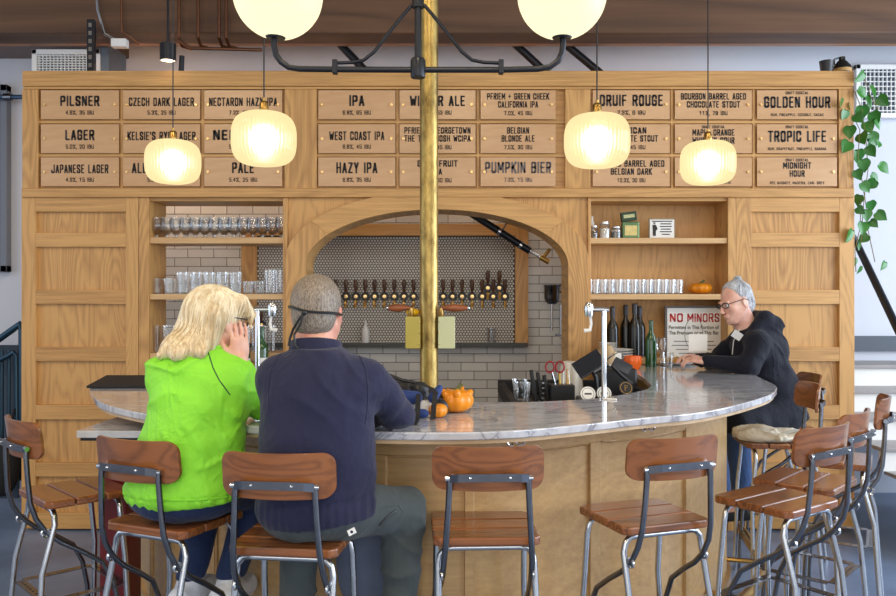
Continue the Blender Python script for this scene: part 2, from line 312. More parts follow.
# ------------------------------------------------------------------ SDF bodies
class SDF:
    def __init__(s, lo, hi, h):
        s.lo=np.array(lo,float); s.h=h; s.n=np.ceil((np.array(hi)-s.lo)/h).astype(int)+1
        s.F=np.full(s.n,.2,np.float32)
        s.ax=[ (s.lo[i]+np.arange(s.n[i])*h).astype(np.float32) for i in range(3)]
    def win(s,lo,hi,m):
        sl=[];g=[]
        for i in range(3):
            a=max(0,int((lo[i]-m-s.lo[i])/s.h)); b=min(s.n[i],int((hi[i]+m-s.lo[i])/s.h)+2)
            if b<=a: return None,None
            sl.append(slice(a,b))
        g=np.meshgrid(*[s.ax[i][sl[i]] for i in range(3)],indexing='ij')
        return tuple(sl),g
    def _mix(s,sl,d,k,mode):
        A=s.F[sl]
        if mode=='add':
            hh=np.clip(.5+.5*(A-d)/k,0,1); s.F[sl]=A*(1-hh)+d*hh-k*hh*(1-hh)
        elif mode=='sub':
            d=-d; hh=np.clip(.5-.5*(A-d)/k,0,1); s.F[sl]=A*(1-hh)+d*hh+k*hh*(1-hh)
    def cap(s,p0,p1,r0,r1=None,k=.02,mode='add',flat=None):
        r1=r0 if r1 is None else r1; p0=np.array(p0,float); p1=np.array(p1,float); R=max(r0,r1)
        sl,g=s.win(np.minimum(p0,p1)-R,np.maximum(p0,p1)+R,k+s.h*3)
        if sl is None: return s
        d=p1-p0; L=max(1e-9,d.dot(d))
        t=np.clip(((g[0]-p0[0])*d[0]+(g[1]-p0[1])*d[1]+(g[2]-p0[2])*d[2])/L,0,1)
        q=np.sqrt((g[0]-p0[0]-t*d[0])**2+(g[1]-p0[1]-t*d[1])**2+(g[2]-p0[2]-t*d[2])**2)-(r0+(r1-r0)*t)
        s._mix(sl,q,k,mode); return s
    def ell(s,c,r,R=None,k=.02,mode='add'):
        c=np.array(c,float); m=max(r)
        sl,g=s.win(c-m,c+m,k+s.h*3)
        if sl is None: return s
        x=[g[i]-c[i] for i in range(3)]
        if R is not None:
            Rm=np.array(R); x=[Rm[0][j]*x[0]+Rm[1][j]*x[1]+Rm[2][j]*x[2] for j in range(3)]  # into local
        k0=np.sqrt(sum((x[i]/r[i])**2 for i in range(3))); k1=np.sqrt(sum((x[i]/r[i]**2)**2 for i in range(3)))+1e-6
        s._mix(sl,k0*(k0-1)/k1,k,mode); return s
    def plane_cut(s,pt,n,k=.004):          # keep the side where n points
        g=np.meshgrid(*s.ax,indexing='ij'); n=np.array(n,float); n/=np.linalg.norm(n)
        d=-sum((g[i]-pt[i])*n[i] for i in range(3))
        s.F=np.maximum(s.F,d.astype(np.float32)); return s
    def disp(s,fn):
        g=np.meshgrid(*s.ax,indexing='ij'); s.F=s.F+fn(*g).astype(np.float32); return s
    def mesh(s):
        V=s.F; V[0]=V[-1]=.2; V[:,0]=V[:,-1]=.2; V[:,:,0]=V[:,:,-1]=.2
        ins=V<0; n=s.n
        c=np.zeros((n[0]-1,n[1]-1,n[2]-1),np.int8)
        for a in (0,1):
            for b in (0,1):
                for d in (0,1): c+=ins[a:n[0]-1+a,b:n[1]-1+b,d:n[2]-1+d]
        act=np.argwhere((c>0)&(c<8)); idx=np.full(c.shape,-1,np.int32); idx[tuple(act.T)]=np.arange(len(act))
        corners=[(a,b,d) for a in (0,1) for b in (0,1) for d in (0,1)]
        vals={cc:V[act[:,0]+cc[0],act[:,1]+cc[1],act[:,2]+cc[2]] for cc in corners}
        pos=np.zeros((len(act),3)); cnt=np.zeros(len(act))
        for ca in corners:
            for ax in range(3):
                if ca[ax]==0:
                    cb=list(ca); cb[ax]=1; cb=tuple(cb); va=vals[ca]; vb=vals[cb]; x=(va<0)!=(vb<0)
                    t=np.where(x,va/np.where(x,va-vb,1),0)
                    pnt=np.tile(np.array(ca,float),(len(act),1)); pnt[:,ax]+=t
                    pos+=pnt*x[:,None]; cnt+=x
        pos=(act+pos/cnt[:,None])*s.h+s.lo
        faces=[]
        for ax in range(3):
            o1,o2=[(1,2),(2,0),(0,1)][ax]
            sa=[slice(0,n[i]) for i in range(3)]; sb=list(sa); sa[ax]=slice(0,n[ax]-1); sb[ax]=slice(1,n[ax])
            A=ins[tuple(sa)]; B=ins[tuple(sb)]
            e=np.argwhere(A!=B); ok=(e[:,o1]>0)&(e[:,o2]>0)&(e[:,o1]<n[o1]-1)&(e[:,o2]<n[o2]-1); e=e[ok]
            def cell(d1,d2):
                q=e.copy(); q[:,o1]-=d1; q[:,o2]-=d2; return idx[tuple(q.T)]
            f=np.stack([cell(1,1),cell(0,1),cell(0,0),cell(1,0)],1)
            fl=~A[tuple(e.T)]; f[fl]=f[fl][:,::-1]
            faces.append(f)
        return pos,np.concatenate(faces)
def sdfobj(name,s,mat,parent=None,loc=(0,0,0),smooth=2,label=None,sub=0):
    if parent is not None:
        rt=parent
        while rt.parent is not None: rt=rt.parent
        loc=tuple(rt.location)
    pos,fs=s.mesh(); pos=pos-np.array(loc)
    me=bpy.data.meshes.new(name); me.from_pydata(pos.tolist(),[],fs.tolist()); me.materials.append(mat)
    me.polygons.foreach_set('use_smooth',[True]*len(me.polygons)); me.update()
    o=bpy.data.objects.new(name,me); C.objects.link(o); o.location=loc if parent is None else (0,0,0)
    if parent is not None: o.parent=parent
    if smooth:
        m=o.modifiers.new('smooth','SMOOTH'); m.iterations=smooth; m.factor=.5
    if label: o['label']=label
    return o
# ================================================================== SETTING
setp(obj('floor',MB().box(-6,6,-4,8,-.1,0),floorm),kind='structure')
YB=6.3
setp(obj('wall_back',MB().box(-6,6,YB+.02,YB+.2,0,4.4),wallpaint),kind='structure')
setp(obj('wall_back_tile',MB().box(-2.3,1.85,YB,YB+.02,0,2.98),subwaym),kind='structure')
setp(obj('ceiling',MB().box(-6,6,-4,8,4.4,4.5),ceilm),kind='structure')
def wall_side(name,x0,x1,wins):
    mb=MB(); ys=[-4]
    for (a,b) in wins: ys+= [a,b]
    ys.append(YB+.2)
    for i in range(0,len(ys),2): mb.box(x0,x1,ys[i],ys[i+1],0,4.4)
    for (a,b) in wins: mb.box(x0,x1,a,b,0,.8); mb.box(x0,x1,a,b,3.7,4.4)
    setp(obj(name,mb,wallpaint),kind='structure')
wall_side('wall_left',-6.2,-6,[(-2.5,.5),(1.5,4.5)])
wall_side('wall_right',6,6.2,[(-2.5,.5),(1.2,5.2)])
# window frame just visible at far left on back wall
m=MB(); wx0,wx1=P(-60,0,YB).x,P(10,0,YB).x; z0,z1=P(0,272,YB).z,P(0,86,YB).z
m.box(wx0,wx1,YB-.05,YB+.02,z0,z0+.05).box(wx0,wx1,YB-.05,YB+.02,z1-.05,z1).box(wx1-.05,wx1,YB-.05,YB+.02,z0,z1).box(wx0,wx0+.05,YB-.05,YB+.02,z0,z1)
wn=obj('window_1',m,pm('grey_frame_paint',srgb(116,122,134),.5,bump=.03),bevel=.004); setp(wn,kind='structure')
obj('window_pane',MB().box(wx0+.05,wx1-.05,YB-.02,YB-.012,z0+.05,z1-.05),pm('window_glass',srgb(70,76,88),.1,bump=.02),wn)
setp(obj('baseboard_back',MB().box(P(852,0,YB).x,5.9,YB-.03,YB+.02,P(0,351,YB).z,P(0,336,YB).z),pm('dark_trim',srgb(72,80,92),.5,bump=.03)),kind='structure')

# beam
bm_=obj('ceiling_beam',MB().box(-6,6,5.6,5.84,P(0,33,5.6).z,3.95),beamwood,bevel=.01)
setp(bm_,'broad brown timber beam running across above the menu board','beam')
setp(obj('trim_1',MB().box(-6,6,5.84,5.9,P(0,44.5,5.86).z,P(0,42.5,5.86).z),capoak),kind='structure')
setp(obj('trim_2',MB().box(-6,P(112,0,6).x,6.0,YB+.02,3.345,3.42),darkwood),kind='structure')

# ================================================================== MILLWORK
def frame_panel(parent, px0,px1,rows,rails,stw, y0=YM, yd=.022):
    """panelled door front: rails [(py0,py1)], panels [(py0,py1)] between px0..px1"""
    for (a,b) in rails:
        obj('rail',MB().box(WX(px0),WX(px1),y0-.02+.001,y0+.03,WZ(b),WZ(a)),oakH,parent,bevel=.0015)
    for (a,b) in rows:
        obj('panel',MB().box(WX(px0)-.005,WX(px1)+.005,y0+.012,y0+.032,WZ(b)-.005,WZ(a)+.005),oakV,parent)
def tall(px0,px1,pa,pb,side,label):
    r=empty('tall_cabinet',(WX((px0+px1)/2),YM,0),label,'cabinet')
    obj('body',MB().box(WX(px0),WX(px1),YM+.033,YM+.5,0.0,WZ(198)),oakV,r)
    for a,b in ((px0,pa),(pb,px1)):
        obj('stile',MB().box(WX(a),WX(b),YM-.02,YM+.032,0.02,WZ(197.5)),oakV,r,bevel=.002)
    rails=[(197.5,212),(233,247),(290,304),(347,361),(404.5,419),(462,476),(512,528)]
    rows=[(212,233),(247,290),(304,347),(361,404.5),(419,462),(476,512)]
    frame_panel(r,pa,pb,rows,rails,0)
    return r
tall(23,139.5,37,127,0,'tall panelled oak cabinet door left of the glass shelves')
tall(735,853,750,838,1,'tall panelled oak cabinet door right of the bar shelves')

# ---- shelf bays
def bay(px0,px1,shelves,depth,back,label,stl,str_):
    r=empty('shelf_unit',(WX((px0+px1)/2),YM,0),label,'shelf unit')
    x0,x1=WX(px0),WX(px1); zt=WZ(198)
    obj('side_panel',MB().box(x0-.03,x0,YM+.001,YM+depth,0,zt),oakV,r)
    obj('side_panel',MB().box(x1,x1+.03,YM+.001,YM+depth,0,zt),oakV,r)
    obj('top_panel',MB().box(x0,x1,YM,YM+depth,zt-.02,zt),oakH,r)
    for a,b in shelves:
        obj('shelf',MB().box(x0+.001,x1-.001,YM-.008,YM+depth-.002,WZ(b),WZ(a)),oakShelf,r,bevel=.002)
    obj('lower_panel',MB().box(x0,x1,YM+.012,YM+.03,0,WZ(361)),oakV,r)
    obj('stile',MB().box(WX(stl[0]),WX(stl[1]),YM-.02,YM,0,zt),oakV,r,bevel=.002)
    obj('stile',MB().box(WX(str_[0]),WX(str_[1]),YM-.02,YM,0,zt),oakV,r,bevel=.002)
    if back: obj('back_panel',MB().box(x0-.03,x1+.03,YM+depth,YM+depth+.015,0,zt),oakV,r)
    return r
SHL=[(237.5,243.5),(294,299.5),(353,360)]
bay(150,284.5,SHL,.30,False,'open oak shelf unit holding beer glasses, tiled wall behind it',(140,150),(283.5,288.2))
bay(590.5,727,[(238,243.5),(294,299.5),(358,364)],.25,True,'oak shelf unit with wood back, behind the wine bottles',(587.6,590.5),(727,734.8))

# ---- arch
AX=WX(437); ar=empty('arch_surround',(AX,YM,0),'curved oak arch framing the opening to the tap wall','arch')
def ellp(a,b,zc,t,pw=1.0): return (AX+a*math.cos(t), zc+b*math.sin(t))
NS=48
def strip_solid(A,B,y0,y1):
    mb=MB(); n=len(A)
    vs=[];fs=[]
    for (a,b) in zip(A,B):
        vs+=[(a[0],y0,a[1]),(b[0],y0,b[1]),(b[0],y1,b[1]),(a[0],y1,a[1])]
    for i in range(n-1):
        for k in range(4):
            l=(k+1)%4; fs.append((i*4+k,i*4+l,i*4+4+l,i*4+4+k))
    fs+=[(0,1,2,3),tuple((n-1)*4+k for k in (3,2,1,0))]
    return mb.add(vs,fs)
ts=[PI*i/NS for i in range(NS+1)]
zi,zo=WZ(266),WZ(259)
inn=[ellp(.843,.362,zi,t) for t in ts]; out=[ellp(.972,.436,zo,t) for t in ts]
inn=[(inn[0][0],0.0)]+inn+[(inn[-1][0],0.0)]; out=[(out[0][0],0.0)]+out+[(out[-1][0],0.0)]
# band in three lengths so that the grain follows each
obj('arch_band',strip_solid(inn[10:-10],out[10:-10],YM-.035,YM+.02),oakH,ar,bevel=.002)
obj('arch_leg',strip_solid(inn[:11],out[:11],YM-.035,YM+.02),oakV,ar,bevel=.002)
obj('arch_leg',strip_solid(inn[-11:],out[-11:],YM-.035,YM+.02),oakV,ar,bevel=.002)
inn2=[(AX+(p[0]-AX)*1.03,p[1]) for p in inn]
obj('arch_lining',strip_solid(inn,inn2,YM+.02,YM+.28),oakY,ar)
zt=WZ(197)
sp_l=[];sp_r=[]
for t in ts:
    p=ellp(.965,.432,zo,t); (sp_r if t<=PI/2 else sp_l).append(p)
obj('spandrel',strip_solid(sp_l+[(WX(288.2),0)],[(q[0],zt) for q in sp_l]+[(WX(288.2),.01)],YM+.0,YM+.018),oakV,ar)
obj('spandrel',strip_solid(sp_r[::-1]+[(WX(587.5),0)],[(q[0],zt) for q in sp_r[::-1]]+[(WX(587.5),.01)],YM+.0,YM+.018),oakV,ar)

# ---- menu board
bd=empty('menu_board',(0,YM,WZ(198)),'long oak board above the bar carrying the beer signs','board')
zb0,zb1=WZ(197),WZ(72)
obj('back_panel',MB().box(WX(23),WX(853),YM+.02,YM+.5,zb0+.02,zb1-.001),oakH,bd)
obj('top_rail',MB().box(WX(24.5),WX(851.5),YM-.03,YM+.02,WZ(87),zb1),oakH,bd,bevel=.003)
obj('top_rail_bead',MB().box(WX(24),WX(852),YM-.012,YM+.02,WZ(89.5),WZ(87)-.001),oakH,bd)
obj('bottom_rail',MB().box(WX(24.5),WX(851.5),YM-.04,YM+.033,WZ(198),WZ(189)),oakH,bd,bevel=.004)
for a,b in ((23,39),(285,317),(565,590),(838,853)):
    obj('stile',MB().box(WX(a),WX(b),YM-.012,YM+.02,WZ(188.9),WZ(89.7)),oakV,bd,bevel=.002)
for a in (121.5,202.5,397.5,478,672,754):
    obj('divider',MB().box(WX(a)-.008,WX(a)+.008,YM+.004,YM+.02,WZ(188.9),WZ(89.6)),oakV,bd)
for a,b,c,d in ((39,285,122,1),(317,565,122,1),(590,838,122,1),(39,285,155.5,1),(317,565,155.5,1),(590,838,155.5,1)):
    obj('divider',MB().box(WX(a),WX(b),YM+.003,YM+.02,WZ(c)-.008,WZ(c)+.008),oakH,bd)

platem,pnt,pb=newmat('sign_plate')
pb.inputs['Base Color'].default_value=srgb(186,146,110); pb.inputs['Roughness'].default_value=.22
def _pl():
    N=pnt.nodes;L=pnt.links; tc=N.new('ShaderNodeTexCoord'); mp=N.new('ShaderNodeMapping'); mp.inputs['Scale'].default_value=(.15,1,1); n=N.new('ShaderNodeTexNoise'); n.inputs['Scale'].default_value=25; n.inputs['Detail'].default_value=4
    L.new(tc.outputs['Object'],mp.inputs[0]); L.new(mp.outputs[0],n.inputs[0]); cr=N.new('ShaderNodeValToRGB'); cr.color_ramp.elements[0].color=srgb(190,144,100); cr.color_ramp.elements[1].color=srgb(216,174,130); L.new(n.outputs[0],cr.inputs[0]); L.new(cr.outputs[0],pb.inputs['Base Color'])
_pl()
screwm=pm('brass_screw',srgb(235,200,140),.3,1)
cols=[(41,120),(123,201),(204,283),(318,396),(399,476),(480,556),(592,670),(674,752),(756,837)]
rowsy=[(90,120),(124,154),(157,187)]
# entries: (small top, [title lines], detail, title width px or None, title centre shift px)
S={}
S[0,0]=('',['PILSNER'],'4.9%, 35 IBU',39); S[0,1]=('',['LAGER'],'5.0%, 20 IBU',29); S[0,2]=('',['JAPANESE LAGER'],'4.9%, 15 IBU',57)
S[1,0]=('',['CZECH DARK LAGER'],'5.3%, 25 IBU',65); S[1,1]=('',["KELSIE'S RYE LAGER"],'4.9%, 20 IBU',68); S[1,2]=('',['ALE'],'5.2%, 30 IBU',15,-22)
S[2,0]=('',['NECTARON HAZY IPA'],'7.3%, 35 IBU',68); S[2,1]=('',['NELSON'],'5.6%, 30 IBU',48,-6); S[2,2]=('',['PALE'],'5.4%, 25 IBU',22)
S[3,0]=('',['IPA'],'6.8%, 65 IBU',15); S[3,1]=('',['WEST COAST IPA'],'6.8%, 45 IBU',55); S[3,2]=('',['HAZY IPA'],'6.8%, 35 IBU',41)
S[4,0]=('',['WINTER ALE'],'6.8%, 53 IBU',55); S[4,1]=('',['PFRIEM + GEORGETOWN','THE TOSH JOSH WCIPA'],'7.0%, 45 IBU',67); S[4,2]=('',['GRAPEFRUIT','IPA'],'6.8%, 60 IBU',42)
S[5,0]=('',['PFRIEM + GREEN CHEEK','CALIFORNIA IPA'],'7.0%, 45 IBU',62); S[5,1]=('',['BELGIAN','BLONDE ALE'],'7.5%, 30 IBU',33); S[5,2]=('',['PUMPKIN BIER'],'7.3%, 15 IBU',66)
S[6,0]=('',['DRUIF ROUGE'],'7.3%, 6 IBU',63); S[6,1]=('',['MEXICAN','CHOCOLATE STOUT'],'11%, 45 IBU',56); S[6,2]=('',['COGNAC BARREL AGED','BELGIAN DARK'],'10.3%, 30 IBU',66)
S[7,0]=('',['BOURBON BARREL AGED','CHOCOLATE STOUT'],'11%, 78 IBU',65); S[7,1]=('DRAFT COCKTAIL',['MAPLE ORANGE','WHISKEY SOUR'],'WHISKEY, MAPLE, ORANGE',42); S[7,2]=('DRAFT COCKTAIL',[''],'TEQUILA, LIME, AGAVE',40)
S[8,0]=('DRAFT COCKTAIL',['GOLDEN HOUR'],'RUM, PINEAPPLE, COCONUT, CACAO',66); S[8,1]=('DRAFT COCKTAIL',['TROPIC LIFE'],'RUM, GRAPEFRUIT, PINEAPPLE, BANANA',58); S[8,2]=('DRAFT COCKTAIL',['MIDNIGHT','HOUR'],'RYE WHISKEY, MADEIRA, EARL GREY',28)
PXM=F/YM
for (c,r),e in S.items():
    x0,x1=cols[c]; y0,y1=rowsy[r]; cx=(x0+x1)/2
    title=' '.join(e[1]).strip()
    lab = 'beer menu plate on the board reading %s'%title.title() if title else 'cocktail menu plate at the bottom of the eighth column, behind the right pendant lamp'
    if c==8 or (c==7 and r==1): lab='draft cocktail menu plate on the board reading %s'%title.title()
    if title=='PUMPKIN BIER': lab='menu plate reading Pumpkin Bier in faded grey letters'
    YS=YM-.006
    s=empty('menu_sign',(WX(cx),YS,WZ(y1)),lab,'sign','menu signs on the oak board')
    obj('plate',MB().box(WX(x0)+.004,WX(x1)-.004,YS-.003,YS+.003,WZ(y1)+.004,WZ(y0)-.004),platem,s)
    for sx in (x0+4.5,x1-4.5):
        zc=WZ(y0+15.2); 
        obj('screw',MB().tube([(WX(sx),YS-.014,zc),(WX(sx),YS+.02,zc)],.0085,10),screwm,s)
    im = fadedink if title=='PUMPKIN BIER' else ink
    sh = e[4] if len(e)>4 else 0
    tl=[t for t in e[1] if t]; mbs=[]
    if len(tl)==1:
        hpx = 10.5 if e[3]<60 else (11.5 if title in('DRUIF ROUGE','GOLDEN HOUR','TROPIC LIFE','PUMPKIN BIER') else 8.6)
        if title in ('JAPANESE LAGER','WEST COAST IPA'): hpx=8.8
        if title=='TROPIC LIFE': hpx=11.3
        base = y0+16.5 if not e[0] else y0+18.3
        if title=='HAZY IPA' or title=='PALE' or title=='IPA': hpx=11
        mbs.append(shift(ctext(tl[0],hpx/PXM,e[3]/PXM,.50),(WX(cx+sh),YS-.0045,WZ(base))))
        dpx=y0+25 if not e[0] else y0+26.5
    elif len(tl)==2:
        for k,t in enumerate(tl):
            wpx={'PFRIEM + GREEN CHEEK':62,'CALIFORNIA IPA':40,'BELGIAN':22,'BLONDE ALE':33,'MEXICAN':30,'CHOCOLATE STOUT':53,'BOURBON BARREL AGED':65,'COGNAC BARREL AGED':66,'BELGIAN DARK':41,'PFRIEM + GEORGETOWN':66,'THE TOSH JOSH WCIPA':66,'GRAPEFRUIT':40,'IPA':9,'MAPLE ORANGE':42,'WHISKEY SOUR':42,'MIDNIGHT':28,'HOUR':15}.get(t,50)
            o0 = 10 if not e[0] else 12
            mbs.append(shift(ctext(t,6.5/PXM,wpx/PXM,.48),(WX(cx),YS-.0045,WZ(y0+o0+k*8.0))))
        dpx=y0+25.6 if not e[0] else y0+27.5
    else: dpx=y0+27
    if mbs: obj('title_lettering',join(*mbs),im,s)
    det=[]
    if e[0]: obj('heading_lettering',shift(ctext(e[0],2.9/PXM,23/PXM,.42),(WX(cx),YS-.0045,WZ(y0+4.7))),im,s)
    dw= 28 if len(e[2])<=14 else min(58,len(e[2])*1.75)
    det.append(shift(ctext(e[2],(4.2 if not e[0] else 2.8)/PXM,dw/PXM,.34),(WX(cx),YS-.0045,WZ(dpx))))
    obj('detail_lettering',join(*det),im,s)

# ================================================================== TAP WALL (behind arch)
YT=6.24
def TX(px): return (px-448)*YT/F
def TZ(py): return EYE+(298-py)*YT/F
tp=empty('tap_wall',(TX(385),YT,TZ(345)),'oak framed hexagon tiled panel behind the arch','panel')
px0,px1,py0,py1=256,515,236,343
obj('grout_backing',MB().box(TX(242),TX(528),YT+.02,YB-.001,TZ(346),TZ(224)),pm('tile_grout',srgb(92,84,76),.8,bump=.1),tp)
for a,b,c,d,mt in ((242,257,224,346,oakV),(515,528,224,346,oakV)):
    obj('frame_post',MB().box(TX(a),TX(b),YT-.03,YT+.02,TZ(d),TZ(c)),mt,tp,bevel=.003)
obj('frame_rail',MB().box(TX(257),TX(515),YT-.03,YT+.02,TZ(236),TZ(224)),oakH,tp,bevel=.003)
hx=MB(); R=.0098; W=.0222; H=W*math.sqrt(3)/2
x=TX(257)+R; row=0; z=TZ(343)+R
while z<TZ(236.5)-R*.6:
    x=TX(257)+R*.9+(W/2 if row%2 else 0)
    while x<TX(515)-R*.9:
        vs=[(x+R*math.sin(PI/3*k),YT+.012,z+R*math.cos(PI/3*k)) for k in range(6)]+[(x+R*.9*math.sin(PI/3*k),YT+.008,z+R*.9*math.cos(PI/3*k)) for k in range(6)]
        hx.add(vs,[tuple(range(6,12))]+[(k,(k+1)%6,6+(k+1)%6,6+k) for k in range(6)])
        x+=W
    z+=H; row+=1
hx.box(TX(257),TX(515),YT+.013,YT+.02,TZ(343),TZ(236),m=1)
obj('hexagon_tiles',hx,[pm('hexagon_tile',srgb(208,204,198),.25,bump=.02),pm('dark_grout',srgb(84,76,70),.8,bump=.1)],tp)
# grout plane in front of the backing between tiles is the box above: colour it by its own part
lg=MB().box(TX(243),TX(527),YT-.075,YT+.02,TZ(346.5),TZ(342.5)); 
o=obj('drip_ledge',lg,pm('dark_ledge',srgb(70,72,70),.4,.3,bump=.05),bevel=.003); setp(o,'dark metal ledge under the row of beer taps','ledge')
# taps
def mktap():
    t=empty('beer_tap',(0,0,0),'beer tap with dark wooden handle in the long row on the tiled panel','tap','beer taps on the tiled panel')
    obj('badge',MB().lathe([(.0001,-.012),(.030,-.012),(.034,-.006),(.034,.004),(.0001,.004)],n=16,M=Matrix.Rotation(PI/2,4,'X')),black,t,smooth=True)
    obj('badge_face',MB().lathe([(.0001,.0),(.013,.0),(.014,.003),(.0001,.004)],c=(0,-.0135,0),n=14,M=Matrix.Rotation(PI/2,4,'X')),screwm,t,smooth=True)
    obj('handle',MB().tube([(0,-.02,.025),(0,-.022,.045),(0,-.024,.06),(0,-.026,.1),(0,-.027,.13)],[.008,.010,.013,.017,.012],10),darkwood,t,smooth=True)
    obj('spout',MB().tube([(0,.02,-.03),(0,-.03,-.035),(0,-.045,-.05),(0,-.05,-.085)],[.010,.010,.010,.013],10),brass,t,smooth=True)
    return t
tap0=mktap()
tpx=[336.5,346.5,356.3,365.6,375,384.8,394.6,404.2,413.8,424,433.5,443.2,452.5,462,472,482,493,504.5]
first=True
for p in tpx:
    loc=(TX(p),YT-.02,TZ(296.5))
    if first: tap0.location=loc; first=False
    else: copy_tree(tap0,loc=loc)
for p,q in ((487.5,'left'),(499,'right')): copy_tree(tap0,loc=(TX(p),YT-.03,TZ(288)),label='%s one of two beer taps mounted above the right end of the row'%q,group='raised beer taps')
for p in (238,244): copy_tree(tap0,loc=(TX(p)+.14,YT-.02,TZ(325)),label='small beer tap seen low behind the left shelf bay',group='low taps behind the left shelves')
# clear cup on ledge
pitch=MB().lathe([(.001,0),(.032,0),(.036,.11),(.034,.11),(.030,.004),(.001,.004)],n=18)
def place(name,mb,mat,loc,label,cat,group=None,smooth=True,**k):
    o=obj(name,mb,mat,smooth=smooth,**k); o.location=loc; return setp(o,label,cat,group)
place('plastic_cup',pitch,glass,(TX(491),YT-.03,TZ(342.4)),'clear plastic cup on the dark ledge below the taps','cup')
place('squeeze_bottle',MB().lathe([(.001,0),(.028,0),(.03,.01),(.03,.10),(.012,.13),(.006,.17),(.001,.17)],n=16),pm('milky_plastic',srgb(206,206,206),.4,bump=.02),(TX(366),YT-.035,TZ(342.4)),'pale squeeze bottle standing on the tap ledge','bottle')

# diagonal black strut
st=empty('ceiling_strut',P(500,232,5.75),'black diagonal strut with brass tip under the arch','strut')
a=P(455,203,5.75); b=P(530,251,5.75)
obj('strut_tube',MB().cyl(a,b,.026,14),blackmetal,st,smooth=True)
obj('collar',MB().cyl(a.lerp(b,.58),a.lerp(b,.61),.03,14),steel,st,smooth=True)
obj('collar',MB().cyl(a.lerp(b,.86),a.lerp(b,.89),.03,14),steel,st,smooth=True)
c2=P(548,262,5.75); obj('threaded_rod',MB().cyl(b,c2,.010,10),steel,st,smooth=True)
obj('brass_tip',MB().cyl(P(543,258,5.75),P(550,249,5.75),.013,10).cyl(P(540,257,5.75),P(549,262,5.75),.02,10),brass,st,smooth=True)
obj('clevis',MB().cyl(P(500,234,5.75),P(507,223,5.75),.006,8),steel,st,smooth=True)

# wall mounted metal canister + dispenser on tiled wall
cn=empty('metal_canister',P(551,330,6.2),'dark metal canister with handle hung on the grey tiled wall','canister')
cc=P(552,0,6.18)
obj('canister_body',MB().lathe([(.001,0),(.03,.0),(.05,.02),(.058,.05),(.058,.13),(.062,.135),(.062,.145),(.001,.15)],c=(cc.x,6.19,P(0,304,6.19).z),n=22),darksteel,cn,smooth=True)
obj('canister_handle',MB().tube([(cc.x+.055,6.19,P(0,285,6.19).z),(cc.x+.09,6.19,P(0,285,6.19).z),(cc.x+.09,6.19,P(0,292,6.19).z),(cc.x+.055,6.19,P(0,292,6.19).z)],.007,8),darksteel,cn,smooth=True)
obj('down_pipe',MB().cyl(P(552,304,6.19),P(552,331,6.19),.008,10),steel,cn,smooth=True)
dp=empty('wall_dispenser',P(563,330,6.22),'slim white and steel dispenser on the tile beside the arch','dispenser')
obj('housing',MB().box(P(559.5,0,6.2).x,P(566.5,0,6.2).x,6.16,6.25,P(0,338,6.2).z,P(0,304,6.2).z),steel,dp,bevel=.008)
obj('spigot',MB().cyl(P(561,335,6.15),P(556,335,6.12),.009,8),chrome,dp,smooth=True)
obj('hose',MB().tube([P(563,338,6.2),P(563.5,350,6.2),P(563,372,6.2)],.007,8),black,dp,smooth=True)
# ================================================================== COUNTER
def yp(px,py,h=1.07):
    Y=F*(EYE-h)/(py-298); return ((px-448)*Y/F, Y)
def smoothline(pts,n=120,it=2):
    pts=[Vector((p[0],p[1],0)) for p in pts]
    out=[]
    N=len(pts)
    for i in range(N-1):
        p0=pts[max(i-1,0)];p1=pts[i];p2=pts[i+1];p3=pts[min(i+2,N-1)]
        for k in range(8):
            t=k/8
            out.append(.5*((2*p1)+(-p0+p2)*t+(2*p0-5*p1+4*p2-p3)*t*t+(-p0+3*p1-3*p2+p3)*t*t*t))
    out.append(pts[-1])
    L=[0]
    for a,b in zip(out,out[1:]): L.append(L[-1]+(b-a).length)
    res=[]
    j=0
    for i in range(n):
        s=L[-1]*i/(n-1)
        while j<len(L)-2 and L[j+1]<s: j+=1
        u=(s-L[j])/max(1e-9,L[j+1]-L[j]); res.append(out[j].lerp(out[j+1],u))
    for _ in range(it):
        res=[res[0]]+[(res[i-1]+res[i]*2+res[i+1])/4 for i in range(1,n-1)]+[res[-1]]
    return res,L[-1]
outer=[(-1.84,4.46),(-1.74,4.0),(-1.655,3.79),(-1.42,3.36),(-1.15,3.07),(-.868,2.87),(-.665,2.755),(-.45,2.68),(-.25,2.64),(.006,2.62),(.235,2.665),(.53,2.83),(.71,2.95),
       yp(689,414.0),yp(712,410.4),yp(734,405.8),yp(756,399.8),yp(773,393.5),(1.605,4.0),(1.655,4.25),(1.715,4.6),(1.76,5.0),(1.79,5.275)]
outer,LO=smoothline(outer,150,4)
inner=[(-1.15,4.46),(-1.1,4.1),(-.92,3.75),(-.6,3.48),(-.25,3.39),(.106,3.39),(.36,3.4),(.65,3.53),(.863,3.76),(.96,3.92),(1.02,4.15),(1.07,4.6),(1.08,5.0),(1.08,5.275)]
inner,LI=smoothline(inner,100,3)
def norms(l):
    r=[]
    for i in range(len(l)):
        t=(l[min(i+1,len(l)-1)]-l[max(i-1,0)]).normalized(); r.append(Vector((-t.y,t.x,0)))   # towards the inside (left of travel)
    return r
no=norms(outer)
def off(d): return [p+n*d for p,n in zip(outer,no)]
def plan_strip(a,b,z0,z1,i0=0,i1=None):
    A=a[i0:i1];B=b[i0:i1]; mb=MB(); vs=[];fs=[]; n=len(A)
    for p,q in zip(A,B): vs+=[(p.x,p.y,z0),(q.x,q.y,z0),(q.x,q.y,z1),(p.x,p.y,z1)]
    for i in range(n-1):
        for k in range(4):
            l=(k+1)%4; fs.append((i*4+k,i*4+l,i*4+4+l,i*4+4+k))
    fs+=[(0,1,2,3),tuple((n-1)*4+k for k in (3,2,1,0))]
    return mb.add(vs,fs)
ZT=1.07
ct=empty('countertop',(0,3.2,ZT),'curved grey veined marble countertop of the bar','countertop')
